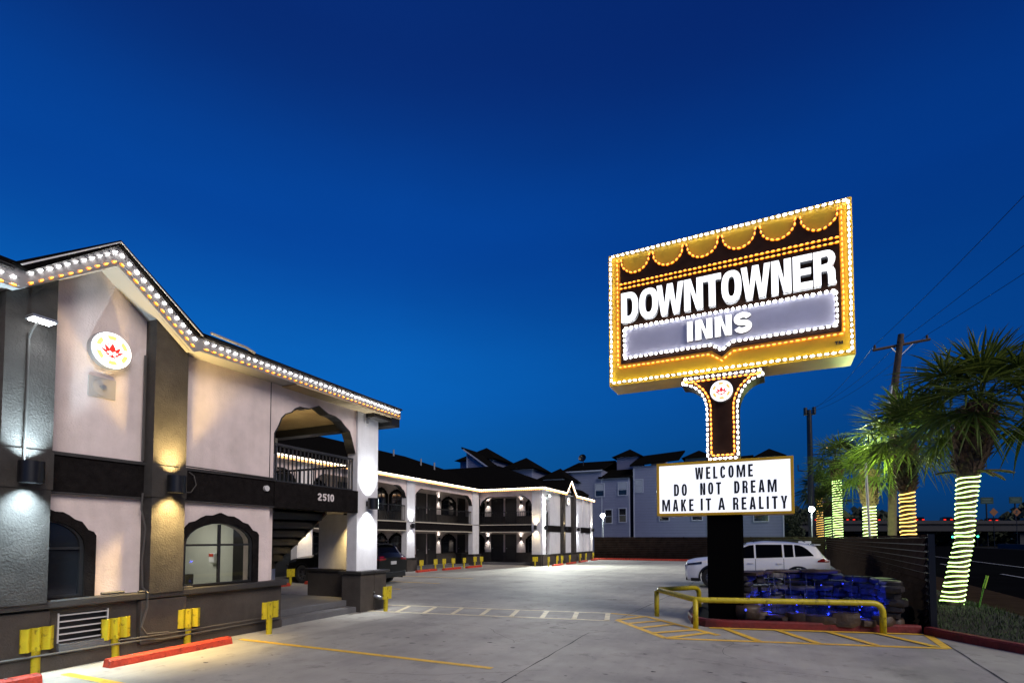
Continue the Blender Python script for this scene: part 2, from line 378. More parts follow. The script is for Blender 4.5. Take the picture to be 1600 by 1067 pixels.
# ------------------------------------------------------------------ ground
def lot_material():
    m = D.materials.new('parking_concrete'); m.use_nodes = True
    N = m.node_tree.nodes; L = m.node_tree.links; b = N['Principled BSDF']
    b.inputs['Roughness'].default_value = .75
    tc = N.new('ShaderNodeTexCoord')
    def noise(s, d, lo, hi, c0, c1, vec=None):
        n = N.new('ShaderNodeTexNoise'); n.inputs['Scale'].default_value = s; n.inputs['Detail'].default_value = d; n.inputs['Roughness'].default_value = .62
        L.new(vec or tc.outputs['Object'], n.inputs['Vector'])
        r = N.new('ShaderNodeValToRGB'); r.color_ramp.elements[0].position = lo; r.color_ramp.elements[1].position = hi
        r.color_ramp.elements[0].color = (*c0, 1); r.color_ramp.elements[1].color = (*c1, 1)
        L.new(n.outputs['Fac'], r.inputs['Fac']); return r.outputs['Color'], n
    def mul(a, c, f=1.):
        x = N.new('ShaderNodeMix'); x.data_type = 'RGBA'; x.blend_type = 'MULTIPLY'; x.inputs[0].default_value = f
        L.new(a, x.inputs[6]); L.new(c, x.inputs[7]); return x.outputs[2]
    c, _ = noise(1.1, 8, .28, .72, (.35, .34, .30), (.475, .46, .405))
    # concrete slabs of slightly different tone
    mp = N.new('ShaderNodeMapping'); mp.inputs['Location'].default_value = (2.77, -1.2, 0); L.new(tc.outputs['Object'], mp.inputs['Vector'])
    br = N.new('ShaderNodeTexBrick'); br.offset = 0; br.inputs['Scale'].default_value = 1; br.inputs['Brick Width'].default_value = 4.6; br.inputs['Row Height'].default_value = 5.2
    br.inputs['Mortar Size'].default_value = .0; br.inputs['Color1'].default_value = (.86, .86, .87, 1); br.inputs['Color2'].default_value = (1.05, 1.04, 1.03, 1)
    L.new(mp.outputs['Vector'], br.inputs['Vector']); c = mul(c, br.outputs['Color'])
    a, _ = noise(.35, 5, .35, .6, (.68, .68, .7), (1, 1, 1)); c = mul(c, a)
    a, _ = noise(.9, 7, .30, .42, (.7, .7, .71), (1, 1, 1)); c = mul(c, a)
    a, _ = noise(3.2, 6, .33, .42, (.72, .72, .72), (1, 1, 1)); c = mul(c, a)
    a, _ = noise(2.1, 4, .22, .30, (.5, .5, .5), (1, 1, 1)); c = mul(c, a)
    a, _ = noise(26, 3, .25, .36, (.55, .55, .55), (1, 1, 1)); c = mul(c, a)
    mp2 = N.new('ShaderNodeMapping'); mp2.inputs['Scale'].default_value = (9., .55, 1); L.new(tc.outputs['Object'], mp2.inputs['Vector'])
    a, _ = noise(.5, 4, .36, .52, (.93, .93, .94), (1, 1, 1), mp2.outputs['Vector']); c = mul(c, a)
    L.new(c, b.inputs['Base Color'])
    _, n = noise(60, 6, 0, 1, (0, 0, 0), (1, 1, 1))
    bp = N.new('ShaderNodeBump'); bp.inputs['Strength'].default_value = .35; bp.inputs['Distance'].default_value = .01
    L.new(n.outputs['Fac'], bp.inputs['Height']); L.new(bp.outputs['Normal'], b.inputs['Normal'])
    return m
M_lot = lot_material()
M_asph = mat('asphalt', (.004, .0044, .0055), .95, spec=0., bump=.4, bscale=40, var=.25, vscale=.6, detail=8)
M_earth = mat('earth_ground', (.006, .006, .005), .95, spec=.1, bump=.8, bscale=6, col2=(.01, .009, .007), vscale=.8, detail=8)
M_walk = mat('sidewalk', (.032, .023, .017), .9, spec=0., bump=.4, bscale=20, var=.2, vscale=2)
M_line = mat('marking_yellow', (.8, .5, .05), .6, bump=.4, bscale=60, var=.15, vscale=8, stain=(9, .34, .46, .72))
M_linew = mat('marking_white', (.3, .3, .3), .6, bump=.4, bscale=60, var=.15, vscale=8, stain=(9, .34, .46, .72))
M_lineg = mat('marking_grey', (.12, .12, .12), .7)
M_joint = mat('joint_tar', (.04, .04, .042), .9)

g = MB(); g.box(-700, 900, -60, 1500, -.6, -.05); struct('ground', g, M_earth)
lot = [(-31, -12), (9, -12), (9, 6.5), (6.2, 7.2), (3.74, 10.46), (2.86, 11.93), (5.02, 43.2), (-31, 43.2)]
g = MB(); g.poly(FZ, lot, (), -.3, 0); struct('parking_lot', g, M_lot)
def rd(off, t, z=0):   # road frame: origin 4.33,15.5 running along the fence
    a = math.atan(.062); return (4.33+off*math.cos(a)+t*math.sin(a), 15.5-off*math.sin(a)+t*math.cos(a), z)
def rstrip(mb, o0, o1, t0, t1, z0, z1):
    mb.add([rd(o, t, z) for z in (z0, z1) for t in (t0, t1) for o in (o0, o1)], [(0, 1, 3, 2), (4, 6, 7, 5), (0, 4, 5, 1), (2, 3, 7, 6), (0, 2, 6, 4), (1, 5, 7, 3)])
g = MB(); rstrip(g, 2.6, 28, -25, 700, -.2, -.03); struct('road', g, M_asph)
g = MB(); rstrip(g, .9, 2.4, -25, 130, -.2, .05); struct('sidewalk', g, M_walk)
g = MB()
for o_ in (9.2,): rstrip(g, o_, o_+.14, -8, 300, -.03, -.024)
for k in range(20): rstrip(g, 5.9, 6.02, 4+k*12, 7+k*12, -.03, -.024)
struct('lane_marking', g, M_linew)
# raised bed edge (grass bank) behind the dark kerb
bank = [(2.95, 11.98), (3.86, 10.6), (6.3, 7.4), (9, 6.6), (9.4, 30), (8.6, 44), (5.1, 44)]
g = MB()
hb = lambda x, y: .10+.12*math.exp(-((x-4.4)**2+(y-15)**2)/2.5)
GX, GY = 22, 60
def bankpt(i, j):
    y = 8.2+(j/GY)**1.5*36; xl = 2.86+(y-11.93)*.069 if y > 11.93 else 3.74+(10.46-y)*.75-.0 if y < 10.46 else 2.86+(11.93-y)*.6
    x0 = xl+.1; x1 = xl+2.3
    x = x0+(x1-x0)*i/GX
    return (x, y, hb(x, y)*(1-max(0, i/GX-.6)/.4*.7)+.012*math.sin(x*7+y*5))
vs = [bankpt(i, j) for j in range(GY+1) for i in range(GX+1)]
g.add(vs, [(j*(GX+1)+i, j*(GX+1)+i+1, (j+1)*(GX+1)+i+1, (j+1)*(GX+1)+i) for j in range(GY) for i in range(GX)])
struct('grass_verge', g, mat('verge_soil', (.012, .016, .006), .95, bump=1., bscale=25, col2=(.018, .012, .008), vscale=4), smooth='all', fix=False)
g = MB()
for k in range(9000):
    jj = RND.uniform(0, 1)**1.8*44; ii = RND.uniform(0, GX*.9)
    x, y, z = bankpt(ii, min(jj, GY))
    near = math.exp(-((x-4.5)**2+(y-15)**2)/9)
    h = RND.uniform(.03, .1)*(.7+.8*near); a = RND.uniform(0, 2*pi); wd = RND.uniform(.004, .009)
    lx, ly = RND.uniform(-.05, .05), RND.uniform(-.05, .05)
    dx, dy = wd*math.cos(a), wd*math.sin(a)
    g.add([(x-dx, y-dy, z-.01), (x+dx, y+dy, z-.01), (x+lx*.5+dx*.7, y+ly*.5+dy*.7, z+h*.6), (x+lx*.5-dx*.7, y+ly*.5-dy*.7, z+h*.6), (x+lx, y+ly, z+h)], [(0, 1, 2, 3), (3, 2, 4)])
o = g.build('grass', M_grass, fix=False); o['kind'] = 'stuff'; o['label'] = 'short green grass growing round the nearest palm'

def strips(name, segs, m, w=.1, z=.004, wob=0.):
    g = MB()
    for i, (a, b) in enumerate(segs):
        ww = w if len(segs[i]) == 2 else w
        ax, ay = a; bx, by = b; l = math.hypot(bx-ax, by-ay); nx, ny = -(by-ay)/l*ww/2, (bx-ax)/l*ww/2
        zz = z+i*.0008
        n = 1 if not wob else max(2, int(l/.35))
        L_, R_ = [], []
        for k in range(n+1):
            t = k/n; o_ = RND.uniform(-wob, wob) if wob else 0; s = RND.uniform(.4, 1.5) if wob else 1
            x, y = ax+(bx-ax)*t+nx/ww*2*o_, ay+(by-ay)*t+ny/ww*2*o_
            L_.append((x+nx*s, y+ny*s, zz)); R_.append((x-nx*s, y-ny*s, zz))
        for k in range(n): g.add([R_[k], R_[k+1], L_[k+1], L_[k]], [(0, 1, 2, 3)])
    return struct(name, g, m, fix=False)
strips('bay_line', [((-8.1, 6.37), (-3.2, 6.37))], M_line, .11)
strips('bay_line', [((-8.1, 3.82), (-3.2, 3.85))], M_line, .11)
strips('bay_line', [((-15.2, 14.9), (-11, 14.9)), ((-15.2, 17.4), (-11, 17.4)), ((-15.2, 20.1), (-11, 20.1))], M_line, .11)
M_linew2 = M_line
strips('bay_line', [((-11.2, 33.25), (-7, 33.25)), ((-11.2, 36.2), (-7, 36.2)), ((-11.2, 39.7), (-7, 39.7))], M_linew, .1)
# crossing ladder
a0, a1, b0, b1 = (-8.5, 10.1), (-2.75, 11.05), (-8.9, 11.2), (-3.0, 12.15)
lad = [(a0, a1), (b0, b1)]
for k in range(9):
    t = .02+k/8*.97; lad.append(((a0[0]+(a1[0]-a0[0])*t, a0[1]+(a1[1]-a0[1])*t), (b0[0]+(b1[0]-b0[0])*t, b0[1]+(b1[1]-b0[1])*t)))
strips('crossing_marking', lad, mat('marking_cream', (.72, .64, .42), .6, bump=.4, bscale=60, var=.15, vscale=8, stain=(6, .34, .5, .7)), .11)
# hatched zone round the sign kerb
h = [((-3.0, 12.15), (-2.14, 11.97)), ((-2.62, 11.2), (-1.37, 9.52)), ((-1.37, 9.52), (2.83, 10.5)), ((2.83, 10.5), (2.9, 11.8)), ((-2.14, 11.97), (-.55, 10.2)), ((-2.62, 11.2), (-2.14, 11.97)),
     ((-2.3, 10.85), (-1.75, 11.5)), ((-2.0, 10.4), (-1.45, 11.1)), ((-1.65, 9.95), (-.95, 10.65)), ((-1.37, 9.52), (-.75, 10.35)), ((-.75, 10.95), (2.83, 11.8)),
     ((-.45, 10.95), (.1, 9.9)), ((.45, 11.2), (1.0, 10.1)), ((1.3, 11.4), (1.85, 10.3)), ((2.1, 11.6), (2.7, 10.55))]
strips('hatched_marking', h, M_line, .13)
strips('expansion_joint', [((-2.8, -2), (-2.76, 9.5)), ((-2.62, 11.6), (-2.1, 19)), ((-2.1, 19), (-1.9, 42)), ((2.95, 11.6), (2.72, 6)), ((-15, 19.6), (3.4, 19.6)), ((-15, 29.2), (4, 29.2)), ((-8, 14.8), (-1.2, 14.9)), ((-6.8, 19.6), (-6.8, 42)), ((-11, 11.5), (-11, 30))], M_joint, .018, .003, .012)
strips('expansion_joint', [((-3.6, 9.7), (-2.3, 9.75)), ((-3.6, 9.7), (-3.3, 10.6))], M_joint, .012, .003, .02)
def crack(x, y, a, n, sp):
    out = []
    for i in range(n):
        a += RND.uniform(-.5, .5); l = RND.uniform(.1, .28); x2, y2 = x+math.cos(a)*l, y+math.sin(a)*l; out.append(((x, y), (x2, y2))); x, y = x2, y2
    return out
strips('hairline_crack', crack(-4.8, 5.4, .5, 14, 1)+crack(-.2, 8.3, 1.9, 10, 1)+crack(1.2, 7.6, 2.6, 12, 1)+crack(-5.6, 9.2, .2, 14, 1)+crack(-3.4, 13.2, .3, 12, 1)+crack(.4, 5.8, 1.1, 12, 1), M_joint, .006, .0022)
g = MB()
for k in range(150):
    x, y = RND.uniform(-7.5, 3), RND.uniform(4, 20); r = RND.uniform(.008, .035)
    a = RND.uniform(0, pi); pts = [(x+r*(1+RND.uniform(-.4, .6))*math.cos(a+q)*RND.choice((1, 1.8)), y+r*RND.uniform(.6, 1.2)*math.sin(a+q)) for q in (0, 1, 2, 3, 4, 5)]
    g.add([(px, py, .0025+k*.00001) for px, py in pts], [tuple(range(6))])
o = g.build('pavement_spots', M_joint, fix=False); o['kind'] = 'stuff'; o['label'] = 'small dark stains and chips on the concrete'

def kerb(name, pts, w, h_, m, z0=-.1, label=None):
    g = MB(); L_, R_ = [], []
    n = len(pts)
    for i, (x, y) in enumerate(pts):
        x0, y0 = pts[max(i-1, 0)]; x1, y1 = pts[min(i+1, n-1)]; l = math.hypot(x1-x0, y1-y0)
        nx, ny = -(y1-y0)/l*w, (x1-x0)/l*w
        L_.append((x, y)); R_.append((x+nx, y+ny))
    prof = lambda i: [(*L_[i], z0), (*L_[i], h_*.8), (L_[i][0]*.85+R_[i][0]*.15, L_[i][1]*.85+R_[i][1]*.15, h_), (*R_[i], h_), (*R_[i], z0)]
    vs = [p for i in range(n) for p in prof(i)]
    fs = [(i*5+j, i*5+(j+1) % 5, (i+1)*5+(j+1) % 5, (i+1)*5+j) for i in range(n-1) for j in range(5)]
    fs += [(0, 1, 2, 3, 4), tuple((n-1)*5+j for j in (4, 3, 2, 1, 0))]
    g.add(vs, fs); return struct(name, g, m)
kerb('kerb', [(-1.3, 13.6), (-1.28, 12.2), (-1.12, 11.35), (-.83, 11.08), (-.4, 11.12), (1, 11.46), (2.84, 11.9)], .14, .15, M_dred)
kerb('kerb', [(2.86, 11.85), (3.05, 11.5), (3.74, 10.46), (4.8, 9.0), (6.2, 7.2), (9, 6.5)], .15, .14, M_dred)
kerb('kerb', [(-12, 42.3), (-4, 42.3), (5, 42.3)], .15, .15, M_red)
g = MB(); g.poly(FZ, [(-1.15, 13.5), (-1.12, 12.2), (-.98, 11.4), (-.8, 11.22), (1, 11.6), (2.8, 12.03), (3.0, 14.6), (-1.1, 14.6)], (), -.1, .1); struct('planting_bed', g, M_earth)

# ------------------------------------------------------------------ the motel, near block
motel = thing('motel_building', 'near two storey motel block with pale walls, charcoal band and lit gable', 'motel', (-9.2, 5, 0))
WG = 'warm and cool up-and-down lamps on the near wall'
SURR = [(.845, 0), (.845, .90), (.80, .955), (.70, .985), (.65, 1.04), (.59, 1.10), (.47, 1.13), (.37, 1.19), (.27, 1.23), (.14, 1.235), (0, 1.285)]
def surround(fr, c, z0, half, hgt, ghalf, w0, w1, parent, glassm, gw, bars=True, spring=.66, curtain=None):
    """dark ogee surround with an arched window in it; returns the glass outline"""
    sx, sz = half/.845, hgt/1.28
    out = [(c+x*sx, z0+z*sz) for x, z in SURR]+[(c-x*sx, z0+z*sz) for x, z in SURR[-2::-1]]
    gt = hgt*.865
    gl = [(c-ghalf, z0+.03), (c+ghalf, z0+.03)]+[(c+ghalf*math.cos(R(a)), z0+gt*spring+gt*(1-spring)*math.sin(R(a))) for a in range(0, 181, 15)]
    m = MB(); m.poly(fr, out, [gl], w0, w1); s = m.build('window', M_dark, parent)
    m = MB(); m.poly(fr, gl, (), gw-.006, gw); m.build('pane', glassm, s)
    m = MB(); f = .028
    inn = [(c+(x-c)*(1-f*1.6/ghalf), z0+.03+f+(z-z0-.03)*(1-f*1.5/gt)) for x, z in gl]
    m.poly(fr, gl, [inn], gw-.02, gw+.03)
    if bars:
        zz = z0+gt*spring-.03
        m.fbox(fr, c-ghalf+.03, c+ghalf-.03, zz, zz+.035, gw-.018, gw+.025)
        m.fbox(fr, c-.022, c+.022, z0+.06, z0+gt-.03, gw-.017, gw+.024)
    m.build('frame', M_trim, s)
    return gl
def wall_lamp(loc, col, e, label, face='X', group=None, r=.1, hh=.13, spot=True, ee=1.):
    L = thing('wall_lamp', label, 'wall lamp', loc, 0, group)
    x, y, z = loc; dx, dy = (1, 0) if face == 'X' else (0, -1)
    cx, cy = x+dx*(r+.05), y+dy*(r+.05)
    m = MB()
    n = 20
    ring = lambda rr, zz: [(cx+rr*math.cos(2*pi*i/n), cy+rr*math.sin(2*pi*i/n), zz) for i in range(n)]
    vs = ring(r, z-hh)+ring(r, z+hh)+ring(r*.86, z+hh)+ring(r*.86, z-hh)
    m.add(vs, [(a*n+i, a*n+(i+1) % n, ((a+1) % 4)*n+(i+1) % n, ((a+1) % 4)*n+i) for a in range(4) for i in range(n)])
    m.build('housing', M_black, L, smooth=True)
    m = MB()
    if face == 'X': m.box(x, x+r*.6, y-.05, y+.05, z-.06, z+.06)
    else: m.box(x-.05, x+.05, y-r*.6, y, z-.06, z+.06)
    m.build('bracket', M_black, L)
    em = mat('lamp_glow_%d_%d' % (int(col[1]*100), int(col[2]*100)), (1, 1, 1), .4, emit=col, es=14)
    m = MB()
    for s in (-1, 1): m.add(ring(r*.8, z+s*.015), [tuple(range(n))])
    m.build('lens', em, L, fix=False)
    if spot:
        for s in (-1, 1):
            add_light('SPOT', 'beam', (cx, cy, z+s*.03), e*(1 if s < 0 else ee), col, L, r*.6, (-dx*.1, -dy*.1, s), 92, 1.)
    return L

fn = lambda s, z, w: (-8.6+w, 10.6-s, z)
m = MB()     # arch profile in s
AR = [(7.425, 3.437), (7.426, 3.85), (7.528, 4.036), (7.595, 4.196), (7.689, 4.295), (7.847, 4.37), (7.933, 4.46), (8.059, 4.53), (8.189, 4.535), (8.322, 4.553), (8.456, 4.611), (8.594, 4.671), (8.738, 4.612), (8.885, 4.557), (9.094, 4.548), (9.28, 4.487), (9.408, 4.389), (9.58, 4.289), (9.66, 4.123), (9.72, 3.95), (9.78, 3.80)]
ars = [(10.6-y, z) for y, z in AR]
up = [(3.26, 2.9), (3.26, 4.9), (.8, 4.9), (.8, 3.80)]+ars[::-1]+[(3.18, 2.9)]
m.poly(fn, up, (), -.22, 0)
m.poly(fn, [(3.275, 2.9), (5.12, 2.9), (5.12, 4.9), (3.275, 4.9)], (), -.2, .004)
m.build('wall', M_stucco, motel)
m = MB()     # dark reveal following the arch
for (a, b) in zip(ars, ars[1:]):
    dx, dz = b[0]-a[0], b[1]-a[1]; l = math.hypot(dx, dz); nx, nz = -dz/l*.022, dx/l*.022
    cx, cz = (a[0]+b[0])/2-2.0, (a[1]+b[1])/2-3.6
    if nx*cx+nz*cz > 0: nx, nz = -nx, -nz
    m.poly(fn, [a, b, (b[0]+nx, b[1]+nz), (a[0]+nx, a[1]+nz)], (), -.24, .012)
m.build('arch_trim', M_trim, motel)
m = MB(); m.fbox(fn, 3.262, 3.273, 2.9, 4.85, -.05, .012); m.build('wall_joint', M_trim, motel)
m = MB()     # lower wall round the lobby window
gl = surround(fn, 4.31, .92, .79, 1.28, .66, .0, .055, motel, M_clear, .0)
glh = [(s, z) for s, z in gl]
m.poly(fn, [(3.24, .9), (5.12, .9), (5.12, 2.4), (3.24, 2.4)], [[(4.31+(s-4.31)*1.02, z) for s, z in gl]], -.22, -.003)
m.build('wall', M_stucco, motel)
m = MB(); m.poly(fn, [(5.1, 2.9), (7.4, 2.9), (7.4, 4.86), (6.27, 5.72), (5.1, 4.84)], (), -.2, .0)
gl = surround(fn, 6.85, .92, .6, 1.24, .46, .0, .055, motel, M_glass, .0)
m.poly(fn, [(5.55, .9), (6.95, .9), (6.95, 2.4), (5.55, 2.4)], (), -.2, -.006)
m.build('gable_wall', M_stucco, motel)
m = MB(); m.poly(fn, [(7.35, .9), (12.4, .9), (12.4, 4.9), (7.35, 4.9)], (), -.2, -.002); m.build('wall', M_stucco, motel)
for s0, s1, zt in ((5.10, 5.62, (4.80, 5.20)), (6.89, 7.42, (5.24, 4.84))):
    m = MB(); m.poly(fn, [(s0, .9), (s1, .9), (s1, zt[1]), (s0, zt[0])], (), -.1, .25)
    p = m.build('pilaster', M_pil, motel, bevel=.012)
    m = MB(); m.fbox(fn, s0-.012, s1+.012, 2.39, 2.885, .02, .265); m.build('band', M_pil, p)
m = MB()
m.fbox(fn, 3.2, 5.1, 2.38, 2.9, -.1, .06); m.fbox(fn, 5.62, 6.89, 2.38, 2.9, -.1, .06); m.fbox(fn, 7.42, 12.4, 2.38, 2.9, -.1, .06)
m.build('belt_band', M_dark, motel, bevel=.01)
m = MB()
m.fbox(fn, 3.2, 5.1, 2.885, 2.93, 0, .085); m.fbox(fn, 5.62, 6.89, 2.885, 2.93, 0, .085); m.fbox(fn, 7.42, 12.4, 2.885, 2.93, 0, .085)
m.fbox(fn, 3.2, 5.1, 2.36, 2.385, 0, .075); m.fbox(fn, 5.62, 6.89, 2.36, 2.385, 0, .075)
m.build('belt_moulding', M_ledge, motel)
m = MB(); m.fbox(fn, .78, 3.19, 2.36, 2.885, -.12, .075); m.build('belt_band', M_trim if False else M_dark, motel, bevel=.01)
# address number on the band
m = MB()
for ch, u in zip('2510', (8.53, 8.67, 8.80, 8.90)):
    w_ = {'1': .07}.get(ch, .105)
    put_glyph(m, lambda u, v, w: (-8.6+w, u, v), ch, u, 2.575, w_, .16, .03, .03, .075, .09)
m.build('address_number', mat('number_white', (.75, .68, .66), .5), motel)
# base wall, ledge, plinth
m = MB()
m.poly(fn, [(3.0, 0), (12.4, 0), (12.4, .83), (3.0, .83)], [[(6.1, .34), (6.68, .34), (6.68, .73), (6.1, .73)]], -.2, .08)
m.build('base_wall', M_base, motel)
m = MB(); m.fbox(fn, 3.0, 5.7, 0, .15, .08, .12); m.fbox(fn, 5.7, 7.5, 0, .2, .08, .14); m.fbox(fn, 6.8, 7.9, .2, .8, .08, .15); m.fbox(fn, 5.0, 5.7, .15, .81, .08, .2)
m.build('plinth', M_base, motel, bevel=.01)
m = MB(); m.fbox(fn, 2.98, 12.4, .83, .93, -.05, .22); m.build('ledge', M_ledge, motel, bevel=.015)
# through-wall air conditioner
a = MB(); a.fbox(fn, 6.11, 6.67, .35, .72, -.15, .02); ac = a.build('air_conditioner', M_trim, motel)
a = MB()
for k in range(5): a.fbox(fn, 6.1, 6.68, .36+k*.085, .375+k*.085, .06, .095)
a.fbox(fn, 6.085, 6.10, .34, .74, .05, .1); a.fbox(fn, 6.68, 6.695, .34, .74, .05, .1); a.build('grille', M_fascia, ac)
a = MB(); a.poly(fn, [(6.08, .22), (6.7, .22), (6.7, .33), (6.08, .33)], (), .08, .17); a.build('drip_tray', M_conc, ac, bevel=.01)
# conduits
P = lambda s, z, w: fn(s, z, w)
for a_ in [([P(3.1, .19, .16), P(5.4, .19, .24), P(5.6, .22, .22), P(7.6, .24, .19)], .014, 6),
           ([P(3.1, .25, .16), P(5.4, .26, .24), P(6.0, .27, .2)], .012, 6),
           ([P(5.66, 4.6, .06), P(5.66, 2.95, .06)], .022, 6),
           ([P(5.66, 2.45, .09), P(5.68, 2.2, .1), P(5.62, 1.9, .12), P(5.66, 1.4, .12), P(5.64, 1.0, .12), P(5.64, .93, .25), P(5.62, .7, .22), P(5.7, .42, .22), P(5.62, .3, .22), P(5.3, .28, .24)], .014, 7),
           ([P(4.9, .955, .18), P(5.75, .95, .2)], .018, 6),
           ([P(5.9, .96, .12), P(6.2, .96, .12)], .022, 6),
           ([P(4.95, 2.86, .1), P(4.88, 2.8, .13), P(4.84, 2.65, .13), P(4.92, 2.52, .12), P(5.08, 2.5, .2)], .009, 6),
           ([P(7.19, 4.38, .27), P(7.19, 3.6, .28), P(7.2, 2.7, .29)], .014, 6),
           ([P(3.25, 2.93, .1), P(5.08, 2.95, .1)], .012, 6)]:
    m = MB(); m.tube(*a_); m.build('conduit', M_cond, motel, smooth=True)
# column at the corner, cross wall, pedestals
m = MB(); m.fbox(fn, .03, .79, .97, 4.86, -.26, .05); m.build('column', M_stuccow, motel, bevel=.01)
m = MB(); m.box(-10.35, -8.87, 10.42, 10.57, .97, 2.37); m.build('cross_wall', M_stuccow, motel)
m = MB(); m.box(-10.6, -8.4, 10.3, 10.75, 0, .9); m.box(-9.0, -8.42, 9.82, 10.31, 0, .9); m.build('pedestal', M_base, motel, bevel=.01)
m = MB(); m.box(-10.66, -8.34, 10.25, 10.82, .9, .97); m.box(-9.06, -8.36, 9.76, 10.25, .9, .97); m.build('pedestal_cap', M_ledge, motel, bevel=.012)
# round fitting plates
for (y, z) in ((10.12, 4.6),):
    m = MB(); m.disc(fX(-8.55), y, z, .09, .09, 0, .012, 24); q = m.build('cover_plate', M_fascia, motel)
    m = MB(); m.disc(fX(-8.55), y, z, .03, .03, .012, .04, 16); m.build('knob', M_cable, q)
m = MB(); m.disc(fX(-8.54), 7.2, 2.72, .055, .055, 0, .05, 20); m.build('junction_box', M_fascia, motel)
# porch steps and gallery floor
m = MB()
m.box(-14, -8.55, 7.6, 10.45, -.05, .13); m.box(-14, -8.85, 7.6, 10.3, .13, .27)
m.build('porch_step', M_conc, motel, bevel=.012)
m = MB(); m.box(-17.5, -8.73, 7.6, 10.75, 2.38, 2.44); m.build('porch_ceiling', M_cream, motel)
m = MB(); m.box(-17.5, -8.73, 7.45, 10.8, 2.445, 2.85); m.build('gallery_floor', M_dark, motel)
m = MB(); m.box(-17.0, -8.2, 7.6, 11.0, 4.82, 4.85); m.build('gallery_ceiling', M_wood, motel)
m = MB(); m.box(-17.0, -8.22, 10.7, 11.0, 4.62, 4.82); m.build('gallery_beam', M_trim, motel)
m = MB(); m.box(-30.5, -8.8, 7.35, 7.6, 0, 4.85); m.box(-31, -30.6, -1.8, 7.6, 0, 4.85); m.box(-30.5, -8.8, -1.8, -1.6, 0, 4.85); m.build('side_wall', M_stucco, motel)
# staircase under the gallery
st = MB()
for k in range(12):
    x = -9.0-k*.245; z = 2.36-k*.19
    st.box(x-.26, x, 7.75, 9.15, z-.05, z); st.box(x-.02, x, 7.75, 9.15, z-.2, z)
so = st.build('staircase', M_trim, motel)
st = MB()
for y in (7.68, 9.15):
    st.poly(fY(y), [(-8.9, 2.3), (-12.2, -.15), (-12.2, .4), (-11.2, 1.4), (-10.3, 2.37), (-8.9, 2.37)], (), -.05, 0)
st.build('stringer', M_trim, so)
# railing in the arch and along the gallery
def railing(name, fr, u0, u1, z0, z1, w, parent, n, m_=M_black):
    a = MB(); a.fbox(fr, u0, u1, z1-.05, z1, w-.03, w+.03); a.fbox(fr, u0, u1, z0+.03, z0+.07, w-.02, w+.02)
    for k in range(n+1):
        u = u0+(u1-u0)*k/n; a.fbox(fr, u-.011, u+.011, z0+.07, z1-.05, w-.011, w+.011)
    return a.build(name, m_, parent)
railing('railing', lambda u, v, w: (-8.7+w, u, v), 7.46, 9.8, 2.86, 3.68, 0, motel, 22, M_metal if False else mat('railing_paint', (.03, .03, .033), .4))
railing('railing', fY(10.75), -16.9, -8.9, 2.86, 3.68, 0, motel, 44)
m = MB()
for x in (-12.6, -16.2): m.box(x-.3, x+.3, 10.3, 10.75, 0, 4.62)
m.build('column', M_stuccow, motel)
# fascia, soffit, roofs
m = MB(); m.poly(fn, [(-.42, 4.86), (-.42, 5.06), (5.02, 5.06), (6.27, 5.97), (7.34, 5.11), (14, 5.05), (14, 4.8), (7.36, 4.84), (6.27, 5.66), (5.12, 4.78), (5.02, 4.83)], (), .34, .4)
m.build('fascia', M_fasg, motel, bevel=.006)
m = MB(); m.poly(fn, [(-.42, 4.86), (5.02, 4.83), (5.14, 4.79), (6.27, 5.67), (7.36, 4.85), (14, 4.81), (14, 4.85), (7.36, 4.89), (6.27, 5.71), (5.12, 4.84), (5.0, 4.88), (-.42, 4.9)], (), -.2, .34)
m.build('soffit', mat('soffit_paint', (.26, .25, .24), .7, bump=.1, bscale=20), motel)
m = MB(); m.box(-17, -8.2, 10.96, 11.02, 4.85, 5.06); m.build('fascia', M_fascia, motel)
m = MB(); m.fbox(fn, -.2, .5, 4.72, 4.855, .0, .3); m.fbox(fn, -.42, 4.98, 5.06, 5.1, .3, .44); m.fbox(fn, 7.42, 14, 5.06, 5.1, .3, .44)
m.build('gutter', M_ledge, motel)
def hip(mb, x0, x1, y0, y1, z, t, along='X', e0=True, e1=True):
    """hip roof over a rectangle; ridge along X or Y; t = pitch"""
    if along == 'X':
        h_ = (y1-y0)/2; zc = z+t*h_; yc = (y0+y1)/2
        a, b = (x0+(h_ if e0 else 0), yc, zc), (x1-(h_ if e1 else 0), yc, zc)
        v = [(x0, y0, z), (x1, y0, z), (x1, y1, z), (x0, y1, z), a, b]
        mb.add(v, [(0, 1, 5, 4), (2, 3, 4, 5), (1, 2, 5), (3, 0, 4), (3, 2, 1, 0)])
    else:
        h_ = (x1-x0)/2; zc = z+t*h_; xc = (x0+x1)/2
        v = [(x0, y0, z), (x1, y0, z), (x1, y1, z), (x0, y1, z), (xc, y0+(h_ if e0 else 0), zc), (xc, y1-(h_ if e1 else 0), zc)]
        mb.add(v, [(0, 1, 4), (1, 2, 5, 4), (2, 3, 5), (3, 0, 4, 5), (3, 2, 1, 0)])
def clip(mb, planes):
    bm = bmesh.new(); vs = [bm.verts.new(v) for v in mb.v]
    for f in mb.f: bm.faces.new([vs[i] for i in f])
    for co_, no in planes:
        r_ = bmesh.ops.bisect_plane(bm, geom=bm.verts[:]+bm.edges[:]+bm.faces[:], plane_co=co_, plane_no=no, clear_outer=True)
        ed = [e for e in r_['geom_cut'] if isinstance(e, bmesh.types.BMEdge)]
        bmesh.ops.edgenet_fill(bm, edges=ed)
    o = MB(); bm.verts.index_update(); o.v = [tuple(v.co) for v in bm.verts]; o.f = [tuple(v.index for v in f.verts) for f in bm.faces]; o.mi = [0]*len(o.f); bm.free(); return o
h0 = MB(); hip(h0, -31.2, -8.14, -3.2, 11.06, 5.08, .43)
m = clip(h0, [((-8.62, 0, 0), (1, 0, 0))])
